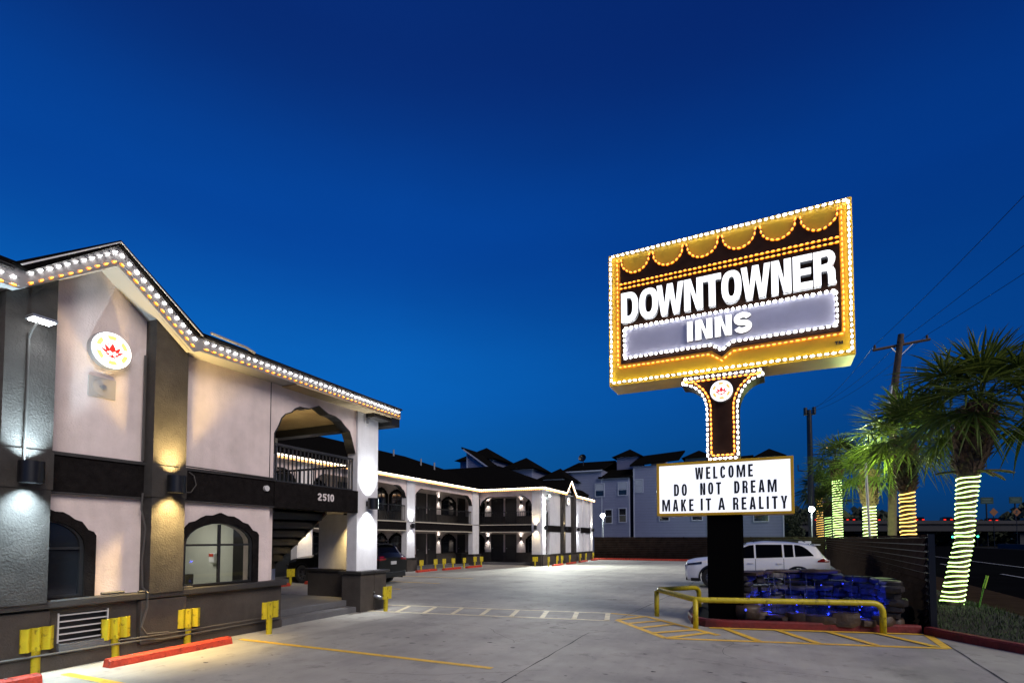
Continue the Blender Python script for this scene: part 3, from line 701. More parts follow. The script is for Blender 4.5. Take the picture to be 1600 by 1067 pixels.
for pl_ in ([((-8.62, 0, 0), (-1, 0, 0)), ((0, 5.62, 0), (0, -1, 0))], [((-8.62, 0, 0), (-1, 0, 0)), ((0, 3.15, 0), (0, 1, 0))]):
    c_ = clip(h0, pl_); m.add(c_.v, c_.f)
m.poly(fn, [(4.93, 5.07), (6.27, 6.025), (7.46, 5.12), (7.3, 5.09), (6.27, 5.96), (5.1, 5.06)], (), -3.2, .46)
rf = m.build('roof', M_roof, motel)
m = MB(); m.poly(fn, [(5.0, 5.075), (5.02, 5.065), (6.27, 5.985), (7.36, 5.125), (7.38, 5.135), (6.27, 6.003)], (), .43, .468); m.build('drip_edge', M_fascia, rf)
m = MB(); m.tube([fn(4.9, 5.16, .5), fn(4.2, 5.16, .46), fn(4.05, 5.1, .5)], .022, 6); m.build('gutter_pipe', M_fasg, rf)
# lobby behind the lit window
m = MB(); m.box(-12.0, -8.83, 4.7, 7.33, .0, .1); m.box(-12.1, -12, 4.7, 7.33, .1, 2.38); m.box(-12.0, -8.83, 7.3, 7.34, .1, 2.38); m.box(-12.0, -8.83, 4.66, 4.7, .1, 2.38); m.box(-12.1, -8.83, 4.66, 7.34, 2.38, 2.42)
lobby = m.build('lobby_room', M_mint, motel)
m = MB(); m.box(-9.5, -8.95, 7.26, 7.3, .1, 2.1); m.box(-11.99, -11.95, 5.6, 6.3, .1, 2.0); m.box(-10.9, -10.75, 5.9, 7.3, .1, 1.0); m.build('dark_doorway', M_door, lobby)
m = MB(); m.box(-10.15, -9.98, 7.2, 7.3, 1.25, 1.45); m.build('soap_dispenser', M_white, lobby, bevel=.02)
m = MB(); m.box(-10.13, -10.0, 7.19, 7.21, 1.38, 1.44); m.build('dispenser_label', M_red, lobby)
add_light('AREA', 'ceiling_lamp', (-10.2, 6.2, 2.3), 20, (1, .98, .88), motel, .8, (0, 0, -1))

# light strings on the near eaves
G = 'white and amber light strings along the near eaves'
q = lambda s, z: fn(s, z, .425)
strand([q(-.38, 5.0), q(4.98, 5.0)], .135, BE, None, 'white light string along the level eave to the right of the near gable', G)
strand([q(-.38, 4.90), q(4.98, 4.89)], .135, BF, None, 'amber light string along the level eave to the right of the near gable', G)
strand([q(5.06, 4.97), q(6.27, 5.87)], .125, BE, None, 'white light string on the right slope of the near gable', G)
strand([q(5.10, 4.85), q(6.27, 5.73)], .125, BF, None, 'amber light string on the right slope of the near gable', G)
strand([q(6.27, 5.87), q(7.30, 5.05)], .125, BE, None, 'white light string on the left slope of the near gable', G)
strand([q(6.27, 5.73), q(7.30, 4.92)], .125, BF, None, 'amber light string on the left slope of the near gable', G)
strand([q(7.36, 4.97), q(8.6, 4.96)], .13, BE, None, 'white light string on the short eave left of the near gable', G)
strand([q(7.36, 4.87), q(8.6, 4.86)], .13, BF, None, 'amber light string on the short eave left of the near gable', G)

# lamps, sign disc and floodlight on the near wall
wall_lamp((-8.35, 5.24, 2.6), (1, .70, .26), 850, 'black cylinder lamp throwing amber light on the pilaster right of the near gable', 'X', WG, .13, .135)
wall_lamp((-8.35, 3.42, 2.58), (.66, .88, 1), 700, 'black cylinder lamp throwing cold white light on the leftmost pilaster', 'X', WG, .13, .135)
wall_lamp((-8.55, 10.18, 2.6), (.93, .97, 1), 260, 'black cylinder lamp on the white column beside the number 2510', 'X', WG, .13, .135)
ds = thing('round_sign', 'round white lit sign with a red lotus on the near gable wall', 'sign', (-8.6, 4.43, 4.5), 0)
lotus(fX(-8.6), 4.43, 4.5, .27, .13, ds)
M_wp = mat('dull_plate', (.36, .33, .31), .6)
pl = thing('wall_plate', 'square white plate with a round silver knob below the near lotus sign', 'plate', (-8.6, 4.38, 3.94))
m = MB(); m.fbox(fX(-8.6), 4.2, 4.56, 3.80, 4.1, 0, .02); m.build('plate', M_wp, pl, bevel=.008)
m = MB(); m.disc(fX(-8.6), 4.38, 3.95, .13, .12, .02, .03); m.build('ring', M_wp, pl)
m = MB(); m.disc(fX(-8.6), 4.38, 3.95, .035, .035, .03, .07, 20); m.build('knob', M_metal, pl, bevel=.01)
fl = thing('flood_light', 'lit white LED floodlight on an arm at the top of the leftmost pilaster', 'flood light', (-8.3, 3.45, 4.5))
m = MB(); m.fbox(fX(-8.2), 3.34, 3.60, 4.52, 4.555, -.08, .12); m.build('housing', M_metal, fl)
m = MB(); m.fbox(fX(-8.2), 3.36, 3.58, 4.508, 4.518, -.06, .10); m.build('lens', mat('flood_lens', (1, 1, 1), .3, emit=(.95, .98, 1), es=20), fl)
m = MB(); m.tube([(-8.33, 3.41, 4.3), (-8.26, 3.41, 4.4), (-8.2, 3.45, 4.52)], .014, 6); m.build('arm', M_cond, fl)
add_light('SPOT', 'beam', (-8.15, 3.47, 4.48), 28, (.86, .93, 1), fl, .05, (.45, .1, -1), 160, .8)

for (p_, e_, lb) in (((-10.2, 7.62, 3.75), 120, 'unseen amber lamp added in the upper gallery to light its wood ceiling'), ((-9.6, 10.40, 1.95), 60, 'amber wall lamp on the inner cross wall of the porch')):
    if e_ == 60: continue
    L_ = thing('wall_lamp', lb, 'wall lamp', p_, 0, WG); m = MB(); m.box(p_[0]-.1, p_[0]+.1, p_[1]-.02, p_[1]+.12, p_[2]-.12, p_[2]+.1); m.build('housing', M_black, L_)
    add_light('SPOT', 'beam', (p_[0], p_[1]+.12, p_[2]+.14), e_, (1, .78, .42), L_, .04, (.1, .5, 1), 150, .7)  # unseen lamp, added to warm the gallery soffit
L_ = thing('ceiling_lamp', 'small amber lamp under the porch ceiling behind the corner column', 'ceiling lamp', (-9.15, 10.1, 2.36))
m = MB(); m.disc(FZ, -9.15, 10.1, .06, .06, 2.33, 2.38, 14); m.build('housing', M_black, L_)
add_light('SPOT', 'beam', (-9.15, 10.15, 2.32), 160, (1, .7, .28), L_, .03, (0, .32, -1), 85, .9)

# ------------------------------------------------------------------ the motel, rear and far wings
wing = thing('motel_wing', 'far two storey motel wing with open galleries and dark roof across the parking lot', 'motel', (-17, 28, 0))
ZB0, ZB1, ZE = 2.2, 2.62, 4.86
def gallery_front(fr, u0, u1, cols, wpost):
    """columns, slab band, railing and scalloped header of one open gallery; fr(u, z, w)"""
    a = MB(); a.fbox(fr, u0, u1, ZB0, ZB1, -.15, .02); a.build('belt_band', M_dark, wing)
    a = MB(); a.fbox(fr, u0, u1, ZB1, ZB1+.05, -.15, .06); a.fbox(fr, u0, u1, ZB0-.05, ZB0-.002, -.15, .03); a.build('slab_edge', M_cream, wing)
    cs = sorted(cols)
    for c0, c1 in cs:
        a = MB(); a.fbox(fr, c0, c1, .72, ZE, -.28, .06); a.build('column', M_stuccow, wing, bevel=.01)
        a = MB(); a.fbox(fr, c0-.08, c1+.08, -.3, .66, -.34, .14); a.build('pedestal', M_base, wing)
        a = MB(); a.fbox(fr, c0-.13, c1+.13, .66, .72, -.4, .2); a.build('pedestal_cap', M_ledge, wing)
    edges = [u0]+[x for c in cs for x in c]+[u1]
    for i in range(0, len(edges), 2):
        l, r = edges[i], edges[i+1]
        if r-l < .3: continue
        railing('railing', fr, l, r, ZB1+.04, 3.52, -.1, wing, max(3, int((r-l)/.14)))
        a = MB()
        sc_ = [(0, 3.95), (.06, 4.0), (.1, 4.15), (.22, 4.3), (.36, 4.36), (.46, 4.46), (.62, 4.52), (.8, 4.53)]
        if r-l > 2: pts = [(l, ZE), (l, 3.95)]+[(l+x, z) for x, z in sc_]+[(r-x, z) for x, z in sc_[::-1]]+[(r, 3.95), (r, ZE)]
        else: pts = [(l, ZE), (l, 4.5), (r, 4.5), (r, ZE)]
        a.poly(fr, [p for i_, p in enumerate(pts) if i_ == 0 or p != pts[i_-1]], (), -.2, 0); a.build('header', M_stucco, wing)
        if r-l > 2:
            for sd in (0, 1):
                a = MB()
                cc = [(l+x, z) for x, z in sc_] if sd == 0 else [(r-x, z) for x, z in sc_]
                for p, q_ in zip(cc, cc[1:]): a.poly(fr, [p, q_, (q_[0], q_[1]-.05), (p[0], p[1]-.05)], (), -.22, .01)
                a.build('arch_trim', M_trim, wing)
LG = 'small white lamps beside the room doors of the far wing'
def room_wall(fr, u0, u1, items, where, face):
    a = MB(); a.fbox(fr, u0, u1, .1, ZE, -.2, 0); a.build('room_wall', M_stucco, wing)
    a = MB(); a.fbox(fr, u0, u1, ZB0-.01, ZB1-.05, 0, 1.75); a.build('gallery_floor', M_cream, wing)
    a = MB(); a.fbox(fr, u0, u1, -.2, .12, 0, 1.6); a.build('walkway', M_conc, wing)
    for fl_, zf in enumerate((.12, ZB1)):
        a = MB()
        cur = u0
        for it in sorted(items, key=lambda t: t[1])+[('end', u1, u1)]:
            if it[0] == 'lamp': continue
            if it[0] in ('door', 'end'):
                if it[1]-cur > .02: a = MB(); a.fbox(fr, cur, it[1], zf, zf+.68, 0, .06); a.build('wainscot', M_base, wing)
                cur = it[2]
        for it in items:
            k, b0, b1 = it
            if k == 'door':
                a = MB(); a.fbox(fr, b0, b1, zf, zf+1.93, 0, .03); d = a.build('door', M_door, wing)
                a = MB(); w_ = (b1-b0)
                for zz in (.2, 1.1): a.fbox(fr, b0+w_*.16, b1-w_*.16, zf+zz, zf+zz+.65, .03, .04)
                a.build('door_panel', mat('door_inner', (.03, .027, .027), .3), d)
                a = MB(); a.disc(fr, b0+.12, zf+.95, .035, .035, .03, .08, 10); a.build('door_handle', M_metal, d)
            elif k == 'win':
                surround(fr, (b0+b1)/2, zf+.66, (b1-b0)/2, 1.3, (b1-b0)/2-.17, .01, .07, wing, M_glass, .03)
            elif k == 'lamp':
                p = fr((b0+b1)/2, zf+1.62, 0)
                wall_lamp(p, (.9, .95, 1), 9, 'small door lamp', face, LG, .05, .08)
# connecting wing, faces the lot along X
fc = lambda u, z, w: (-16.6+w, u, z)
gallery_front(fc, 11.0, 30.95, [(15.5, 16.3), (22.85, 23.6), (30.1, 30.95)], 0)
fcr = lambda u, z, w: (-18.4+w, u, z)
its = [('door', 26.35, 27.4), ('door', 27.55, 28.55), ('win', 29.15, 30.95), ('door', 31.25, 32.3), ('win', 22.5, 23.55), ('win', 23.7, 25.1), ('door', 20.9, 21.9), ('door', 19.7, 20.7), ('win', 17.3, 19.0), ('door', 15.9, 16.9), ('door', 14.7, 15.7), ('win', 12.4, 14.2)]
room_wall(fcr, 11.0, 33.0, its, '', 'X')
fa = lambda u, z, w: (u, 31.1-w, z)
gallery_front(fa, -16.55, -12.8, [(-12.75, -12.15)], 0)
far_ = lambda u, z, w: (u, 32.9-w, z)
room_wall(far_, -18.4, -12.3, [('win', -18.0, -17.1), ('door', -16.6, -15.65), ('door', -15.5, -14.65), ('win', -13.95, -12.75)], '', 'Y')
for zf, nm in ((.12, 'ground'), (ZB1, 'upper')):
    wall_lamp((-18.4, 28.86, zf+1.62), (1, .96, .88), 30, 'door lamp on the %s floor of the rear wing, left of the arched window' % nm, 'X', LG, .05, .08)
    wall_lamp((-16.85, 32.9, zf+1.62), (1, .96, .88), 30, 'door lamp on the %s floor of the far wing, right of the inner corner' % nm, 'Y', LG, .05, .08)
    wall_lamp((-14.3, 32.9, zf+1.62), (1, .96, .88), 30, 'door lamp on the %s floor of the far wing, right of its paired doors' % nm, 'Y', LG, .05, .08)
    wall_lamp((-18.4, 17.1, zf+1.62), (1, .96, .88), 30, 'door lamp on the %s floor of the rear wing, seen past the staircase' % nm, 'X', LG, .05, .08)
    if zf > 1: wall_lamp((-18.4, 22.15, zf+1.62), (.9, .95, 1), 8, 'door lamp on the upper floor of the rear wing, beside the paired arched windows', 'X', LG, .05, .08)
# end face of the far wing
ff = lambda s, z, w: (-12.1+w, 31.1+s, z)
m = MB(); m.fbox(ff, .0, .7, .72, ZE, -.65, .04); m.build('column', M_stuccow, wing, bevel=.01)
m = MB(); m.fbox(ff, -.05, .8, -.3, .66, -.7, .1); m.build('pedestal', M_base, wing)
m = MB()
m.fbox(ff, 1.5, 3.65, .7, ZE, -.2, 0); m.poly(ff, [(3.6, .7), (6.3, .7), (6.3, 5.1), (5.4, 5.8), (4.3, 4.95), (3.6, 4.86)], (), -.2, .004); m.fbox(ff, 6.2, 11.3, .7, ZE, -.2, .002)
m.fbox(ff, .7, 1.5, 4.3, ZE, -.2, -.002)
m.build('wall', M_stuccow, wing)
for s0, s1 in ((3.6, 4.05), (6.0, 6.55)):
    m = MB(); m.fbox(ff, s0, s1, .7, 5.1, -.1, .25); m.build('pilaster', M_pil, wing)
m = MB(); m.fbox(ff, 8.9, 9.3, .7, ZE, -.1, .12); m.fbox(ff, 10.7, 11.3, .7, ZE, -.1, .16); m.build('corner_pier', M_stuccow, wing)
m = MB(); m.fbox(ff, .7, 3.6, ZB0, ZB1, -.25, .05); m.fbox(ff, 4.05, 6.0, ZB0, ZB1, 0, .05); m.fbox(ff, 8.4, 10.7, ZB0, ZB1, -.1, .14); m.build('belt_band', M_dark, wing)
m = MB(); m.fbox(ff, .8, 11.4, -.3, .66, -.3, .1); m.build('base_wall', M_base, wing)
m = MB(); m.fbox(ff, -.1, 11.5, .66, .72, -.3, .2); m.build('ledge', M_ledge, wing)
m = MB(); m.fbox(ff, .75, 1.45, ZB1, 3.5, -.15, -.1); m.build('railing', M_black, wing)
m = MB(); m.box(-30, -12.4, 33.1, 42.2, 0, ZE); m.box(-30, -18.6, 11, 33.1, 0, ZE); m.build('rear_rooms', M_stucco, wing)
# eaves and roofs
m = MB()
m.poly(ff, [(-.35, ZE), (-.35, 5.04), (4.3, 5.04), (5.4, 5.98), (6.55, 5.0), (11.7, 4.98), (11.7, 4.8), (6.6, 4.82), (5.4, 5.75), (4.35, 4.84)], (), .2, .26)
m.box(-16.34, -11.9, 30.77, 30.83, 4.83, 5.02); m.box(-16.4, -16.34, 11.0, 30.8, 4.83, 5.02)
m.build('fascia', M_fascia, wing)
m = MB(); m.box(-18.4, -16.4, 11.02, 33, ZE, ZE+.03); m.box(-16.4, -12.0, 30.83, 33, ZE, ZE+.03); m.box(-12.3, -11.9, 30.83, 42.7, ZE-.001, ZE+.03); m.build('soffit', M_stuccow, wing)
m = MB(); hip(m, -31.2, -11.82, 30.7, 42.9, 5.03, .40); m.build('roof', M_roof, wing)
m = MB(); hip(m, -31.2, -16.3, 11.06, 40, 5.035, .395, 'Y', False, True)
wr0 = m.build('roof', M_roof, wing)
m = MB(); m.poly(ff, [(4.2, 5.05), (5.4, 6.08), (6.7, 5.0), (6.6, 4.98), (5.4, 5.98), (4.3, 5.03)], (), -3, .3)
wr = m.build('roof', M_roof, wing)
m = MB()
for (x, y, z) in ((-22.5, 27.5, 7.45), (-22.6, 29.6, 7.5), (-21, 30.6, 6.9), (-20.4, 31.4, 6.7)): m.tube([(x, y, z-.3), (x, y, z+.45)], .06, 8)
m.build('vent_pipe', M_cable, wr)
FG = 'light strings along the eaves of the rear and far wings'
for mm, dz, r_, nm in ((M_bwf, 4.97, .024, 'white'), (M_baf, 4.87, .02, 'amber')):
    far_strand([(-16.31, 11.2, dz), (-16.31, 30.72, dz)], .14, mm, '%s light string along the eave of the rear wing left of the inner corner' % nm, FG, r_)
    far_strand([(-16.3, 30.74, dz), (-11.86, 30.74, dz)], .14, mm, '%s light string along the eave of the far wing facing the lot' % nm, FG, r_)
    e_ = dz-4.97
    far_strand([ff(-.3, 4.98+e_, .29), ff(4.3, 4.98+e_, .29)], .14, mm, '%s light string on the end eave before the far gable' % nm, FG, r_)
    far_strand([ff(4.3, 5.0+e_, .29), ff(5.4, 5.93+e_, .29), ff(6.55, 4.97+e_, .29)], .13, mm, '%s light string following the small far gable' % nm, FG, r_)
    far_strand([ff(6.6, 4.94+e_, .29), ff(11.6, 4.92+e_, .29)], .14, mm, '%s light string on the end eave beyond the far gable' % nm, FG, r_)
dsf = thing('round_sign', 'small round lit sign on the far gable end across the lot', 'sign', ff(5.05, 4.45, .1))
lotus(lambda u, v, w: (-12.1+w, u, v), 31.1+5.05, 4.45, .29, .14, dsf)
EG = 'up-and-down lamps on the end of the far wing'
wall_lamp((-12.06, 31.45, 2.45), (.95, .98, 1), 170, 'cylinder lamp on the corner column of the far wing, white light', 'X', EG)
wall_lamp((-12.45, 31.04, 2.45), (1, .78, .42), 140, 'cylinder lamp with warm light on the side of the far wing corner column', 'Y', EG)
wall_lamp((-11.85, 34.9, 2.45), (1, .8, .45), 160, 'cylinder lamp with warm light on the first dark pilaster of the far wing end', 'X', EG)
wall_lamp((-12.1, 38.6, 2.45), (.85, .92, 1), 260, 'cylinder lamp with cold light on the broad white panel of the far wing end', 'X', EG)
wall_lamp((-11.94, 42.1, 2.45), (1, .9, .7), 190, 'cylinder lamp on the farthest corner of the far wing end', 'X', EG)
wall_lamp((-16.54, 23.2, 2.42), (.93, .97, 1), 150, 'cylinder lamp on the white column of the rear wing behind the black car', 'X', EG)
wall_lamp((-16.54, 15.9, 2.42), (1, .76, .4), 150, 'cylinder lamp with amber light on the column seen under the 2510 band', 'X', EG)
fl2 = thing('flood_light', 'small greenish white floodlight under the eave at the corner of the far wing', 'flood light', (-12.0, 32.0, 4.5))
m = MB(); m.box(-12.06, -11.9, 31.95, 32.15, 4.5, 4.6); m.build('housing', M_black, fl2)
m = MB(); m.box(-11.9, -11.88, 31.96, 32.14, 4.48, 4.6); m.build('lens', mat('flood_lens_green', (1, 1, 1), .3, emit=(.8, 1, .88), es=40), fl2)
add_light('SPOT', 'beam', (-11.8, 32.05, 4.5), 4200, (.94, 1, .93), fl2, .05, (.9, -.8, -.8), 150, .8)
m = MB(); m.box(-17.4, -17.0, 29.4, 29.8, .1, .75); m.box(-17.45, -16.95, 29.35, 29.85, .75, .8)
tag(m.build('trash_bin', M_black), 'dark bin on the walkway at the inner corner of the far wings', 'bin')

# ------------------------------------------------------------------ pole sign
PH = R(-2.1); E1 = (math.cos(PH), math.sin(PH)); NR = (-math.sin(PH), math.cos(PH)); P0 = (-.796, 11.62)
fs = lambda u, z, w: (P0[0]+E1[0]*u-NR[0]*w, P0[1]+E1[1]*u-NR[1]*w, z)
sign = thing('pole_sign', 'tall motel pole sign outlined in white and amber bulbs above a lit letter board', 'sign', fs(.31, .1, -.3))
m = MB(); m.fbox(fs, -2.08, 2.68, 5.22, 8.28, -.75, 0); cab = m.build('cabinet', M_gold, sign, bevel=.01)
sw, s0 = .717, -1.81
top = [(-1.80, 7.98)]
for k in range(6):
    a = s0+k*sw; top += [(a+.06, 8.10)] if k else [(-1.80, 8.10), (a+.06, 8.10)]
    top += arc(a+sw/2-.005, 8.06, .29, .29, 180, 360, 14)
    top += [(a+sw-.04, 8.10)]
outl = [(2.46, 5.70), (2.46, 8.10)]+top[::-1]+[(-1.80, 5.70), (.13, 5.70), (.33, 5.54), (.53, 5.70)]
m = MB(); m.poly(fs, outl, (), 0, .02); m.build('dark_panel', M_sdark, sign)
gp = [(-1.70, 5.84), (.15, 5.84), (.33, 5.70), (.51, 5.84), (2.36, 5.84), (2.36, 6.48), (-1.70, 6.48)]
m = MB(); m.poly(fs, gp, (), .02, .035); m.build('grey_panel', M_grey, sign)
for ch, a, b in (('D', -1.752, -1.372), ('O', -1.345, -.934), ('W', -.965, -.405), ('N', -.39, -.012), ('T', -.006, .347), ('O', .353, .735), ('W', .727, 1.264), ('N', 1.28, 1.632), ('E', 1.66, 1.995), ('R', 2.012, 2.39)):
    w_ = b-a; t = {'W': .115, 'O': .125, 'T': .13}.get(ch, .125)
    m = MB(); put_glyph(m, fs, ch, a, 6.60, w_, .665, t, .125, .022, .135); l = m.build('letter', M_lside, sign)
    m = MB(); put_glyph(m, fs, ch, a, 6.60, w_, .665, t, .125, .137, .148); m.build('letter_face', M_ltr, l)
for ch, a, b in (('I', -.346, -.235), ('N', -.176, .16), ('N', .209, .535), ('S', .575, .913)):
    m = MB(); put_glyph(m, fs, ch, a, 5.945, b-a, .425, .115, .1, .036, .085); l = m.build('letter', M_sdark, sign)
    m = MB(); put_glyph(m, fs, ch, a, 5.945, b-a, .425, .115, .1, .087, .096); m.build('letter_face', M_ltr, l)
m = MB()
put_glyph(m, fs, 'T', 2.345, 5.455, .055, .06, .016, .014, .001, .006); put_glyph(m, fs, 'M', 2.41, 5.455, .065, .06, .015, .014, .001, .006)
m.build('trade_mark', M_ink, sign)
# neck
def neck(o):
    L_ = [(-.47+o, 5.22), (-.47+o, 5.06-o*.6)]+[(x, z) for x, z in arc(-.47+o, 4.42, .5, .64-o*.4, 88, 0, 9)]
    Rr = [(.62+1.0-.47+.0-(x+.47)-.0, z) for x, z in L_]
    return L_, Rr
nl = [(-.49, 5.22), (-.49, 5.03)]+arc(-.49, 4.45, .49, .58, 88, 0, 10)+[(0, 3.37)]
mir = lambda p: [(.63-x, z) for x, z in p]
m = MB(); m.poly(fs, nl+mir(nl)[::-1], (), -.55, 0); m.build('neck', M_sdark, sign, bevel=.008)
m = MB(); m.fbox(fs, -.02, .65, .04, 2.24, -.6, -.02); m.build('column', M_steel, sign, bevel=.01)
m = MB(); m.poly(fs, [(-1.03, 2.235), (1.6, 2.235), (1.6, 3.37), (-1.03, 3.37)], (), -.55, .02)
m.poly(fs, [(-1.03, 2.235), (1.6, 2.235), (1.6, 3.37), (-1.03, 3.37)], [[(-.975, 2.29), (1.545, 2.29), (1.545, 3.315), (-.975, 3.315)]], .02, .055)
mq = m.build('letter_board', M_gold, sign, bevel=.006)
m = MB(); m.fbox(fs, -.975, 1.545, 2.29, 3.315, .022, .03); m.build('board_face', M_mpanel, mq)
m = MB()
for z in (2.30, 2.62, 2.95, 3.28): m.fbox(fs, -.97, 1.54, z-.006, z+.002, .03, .036)
m.build('letter_rail', mat('rail_clear', (.7, .72, .78), .3, emit=(.8, .85, 1), es=.55), mq)
CW = {'W': .165, 'M': .165, 'I': .04, 'A': .115, 'E': .09, 'L': .085, 'T': .1, 'Y': .115, 'K': .11}
for word, a, b, z in (('WELCOME', -.232, .878, 2.995), ('DO', -.669, -.402, 2.655), ('NOT', -.137, .276, 2.663), ('DREAM', .522, 1.30, 2.67), ('MAKE', -.92, -.27, 2.33), ('IT', -.131, .078, 2.333), ('A', .212, .345, 2.335), ('REALITY', .495, 1.483, 2.335)):
    ws = [CW.get(c, .105) for c in word]; gp_ = .052; tot = sum(ws)+gp_*(len(ws)-1)
    kx = (b-a)/tot; u = a
    for c, w_ in zip(word, ws):
        m = MB(); put_glyph(m, fs, c, u, z+RND.uniform(-.004, .004), w_*kx, .255, .042, .04, .038, .044); m.build('board_letter', M_ink, mq)
        u += (w_+gp_)*kx
lg = thing('round_sign', 'small round lotus sign on the dark neck of the pole sign', 'sign', fs(.315, 4.80, .02))
lotus(lambda u, v, w: fs(u, v, w), .315, 4.80, .225, .1, lg)
# bulbs
q = lambda pts, w=.050: [fs(u, z, w) for u, z in pts]
OUT[0] = Vector((-NR[0], -NR[1], 0))
A, B, C0, D0 = (-2.02, 5.29), (2.62, 5.29), (2.62, 8.22), (-2.02, 8.22)
strand(q([D0, C0]), .112, BW, sign); strand(q([C0, B]), .108, BW, sign); strand(q([A, D0]), .112, BW, sign); strand(q([A, B]), .118, BW, sign)
for k in range(6):
    a = s0+k*sw; c = a+sw/2-.005
    strand(q([(c-.33, 8.13)]+[(c+.31*math.cos(R(t)), 8.06+.31*math.sin(R(t))) for t in range(180, 361, 15)]+[(c+.33, 8.13)]), .1, BA, sign)
strand(q([(-1.86, 5.64), (-1.86, 8.14)]), .105, BA, sign); strand(q([(2.50, 5.66), (2.50, 8.14)]), .105, BA, sign)
strand(q([(-1.83, 7.53), (2.47, 7.53)]), .1, BA, sign); strand(q([(-1.83, 7.43), (2.47, 7.43)]), .1, BA, sign)
strand(q([(-1.86, 5.62), (.10, 5.62), (.33, 5.45), (.56, 5.62), (2.50, 5.64)]), .105, BA, sign)
strand(q([(-1.72, 6.5), (2.39, 6.5)], .058), .112, BW, sign)
strand(q([(2.39, 6.5), (2.39, 5.81), (.53, 5.81), (.33, 5.66), (.13, 5.81), (-1.72, 5.81), (-1.72, 6.5)], .058), .112, BW, sign)
def off(pts, d):
    o = []
    for i, (x, z) in enumerate(pts):
        x0, z0 = pts[max(i-1, 0)]; x1, z1 = pts[min(i+1, len(pts)-1)]; l = math.hypot(x1-x0, z1-z0)
        o.append((x-(z1-z0)/l*d, z+(x1-x0)/l*d))
    return o
base_l = [(-.46, 5.13), (-.46, 5.04)]+arc(-.49, 4.45, .51, .60, 86, 0, 9)+[(.02, 3.44)]
inn_l = off(base_l, .075); inn_l[0] = (-.385, 5.09); inn_l[1] = (-.38, 5.09-.0); inn_l[-1] = (.095, 3.50)
for sgn in (0, 1):
    f_ = mir if sgn else (lambda p: p)
    strand(q(f_(base_l), .03), .108, BW, sign); strand(q(f_(inn_l[1:]), .03), .1, BA, sign)
strand(q([(-.46, 5.16), (1.09, 5.16)], .03), .11, BW, sign); strand(q([(-.40, 5.09), (1.03, 5.09)], .03), .1, BA, sign)
strand(q([(.02, 3.41), (.61, 3.41)], .03), .105, BW, sign); strand(q([(.09, 3.48), (.54, 3.48)], .03), .1, BA, sign)

# ------------------------------------------------------------------ bollards and wheel stops
bol = proto('bollard')
m = MB(); m.tube([(0, 0, -.02), (0, 0, .52)], .052, 14); m.tube([(0, 0, .52), (0, 0, .56)], [.052, .045], 14); m.build('post', M_yel, bol, smooth=True)
m = MB()
prof = []
for i in range(25):
    t = -.18+.36*i/24; prof.append((t, .02*math.cos(t/.36*2*pi*3)))
o_ = [(u, .055+d) for u, d in prof]+[(u, .032+d) for u, d in prof[::-1]]
m.poly(lambda u, v, w: (v, u, w), o_, (), .3, .6)
m.build('guard_plate', M_yel, bol)
BG = 'yellow bollards with a corrugated guard plate'
spots = [(-8.47, 3.66, 0, 'yellow guard post at the far left, in front of the leftmost pilaster'), (-8.47, 4.60, 0, 'yellow guard post just right of the air conditioner grille'), (-8.42, 5.64, 0, 'yellow guard post in front of the amber lit pilaster'),
         (-8.07, 6.94, 0, 'yellow guard post under the lobby window, left of the porch steps'), (-8.02, 10.25, .1, 'yellow guard post right of the white corner column pedestal'),
         (-15.9, 14.6, 0, 'yellow bollard seen under the 2510 band beside the staircase')]
fb = [(655, -16.0, 23.4), (677, -16.0, 24.8), (693, -15.93, 25.55), (708, -15.8, 26.35), (725, -15.6, 27.3), (740, -15.8, 29.0), (752, -15.6, 29.5)]
ordn = ['first', 'second', 'third', 'fourth', 'fifth', 'sixth', 'seventh', 'eighth']
for i, (_, x, y) in enumerate(fb): spots.append((x, y, 0, '%s yellow bollard from the left in the row before the rear wing' % ordn[i]))
spots.append((-12.42, 30.75, -.9, 'yellow bollard at the pedestal of the far wing corner column'))
for i, (x, y) in enumerate([(-11.5, 30.75), (-11.6, 32.6), (-11.5, 33.3), (-11.55, 35.1), (-11.75, 38.2), (-11.75, 39.7), (-11.8, 42.0)]): spots.append((x, y, 0, '%s yellow bollard from the left along the end of the far wing' % ordn[i]))
for i, (x, y, a, lb) in enumerate(spots): dup(bol, (x, y, 0), a, lb, 'bollard', BG, first=(i == 0)).rotation_euler = (R(RND.uniform(-2, 2)), R(RND.uniform(-2, 2)), a+R(RND.uniform(-5, 5)))
ws = proto('wheel_stop')
m = MB(); m.poly(lambda u, v, w: (u, w, v), [(-.1, -.02), (.1, -.02), (.075, .09), (.045, .115), (-.045, .115), (-.075, .09)], (), -.92, .92)
m.add([(-.1, s*.92, -.02) for s in (1,)], [])
m.build('block', M_red, ws, bevel=.015)
m = MB()
for s in (-.6, .6): m.disc(FZ, 0, s, .015, .015, .114, .122, 10)
m.build('bolt', M_metal, ws)
SG = 'red concrete wheel stops'
stops = [(-7.98, 5.15, 0, 'red wheel stop before the amber lit pilaster'), (-7.92, 2.55, 0, 'red wheel stop at the bottom left corner'),
         (-15.55, 13.3, 0, 'red wheel stop seen under the 2510 band, left one'), (-15.5, 15.9, 0, 'red wheel stop seen under the 2510 band, right one near the black car'),
         (-15.65, 23.4, 0, 'left red wheel stop before the rear wing'), (-15.35, 25.5, 0, 'middle red wheel stop before the rear wing'), (-15.2, 27.8, 0, 'right red wheel stop before the rear wing near the inner corner'),
         (-11.3, 31.9, 0, 'first red wheel stop along the far wing end, nearest the corner column'), (-11.3, 34.7, 0, 'second red wheel stop along the far wing end'), (-11.4, 37.9, 0, 'third red wheel stop along the far wing end'), (-11.4, 41.1, 0, 'farthest red wheel stop along the far wing end')]
for i, (x, y, a, lb) in enumerate(stops): dup(ws, (x, y, 0), a, lb, 'wheel stop', SG, first=(i == 0))
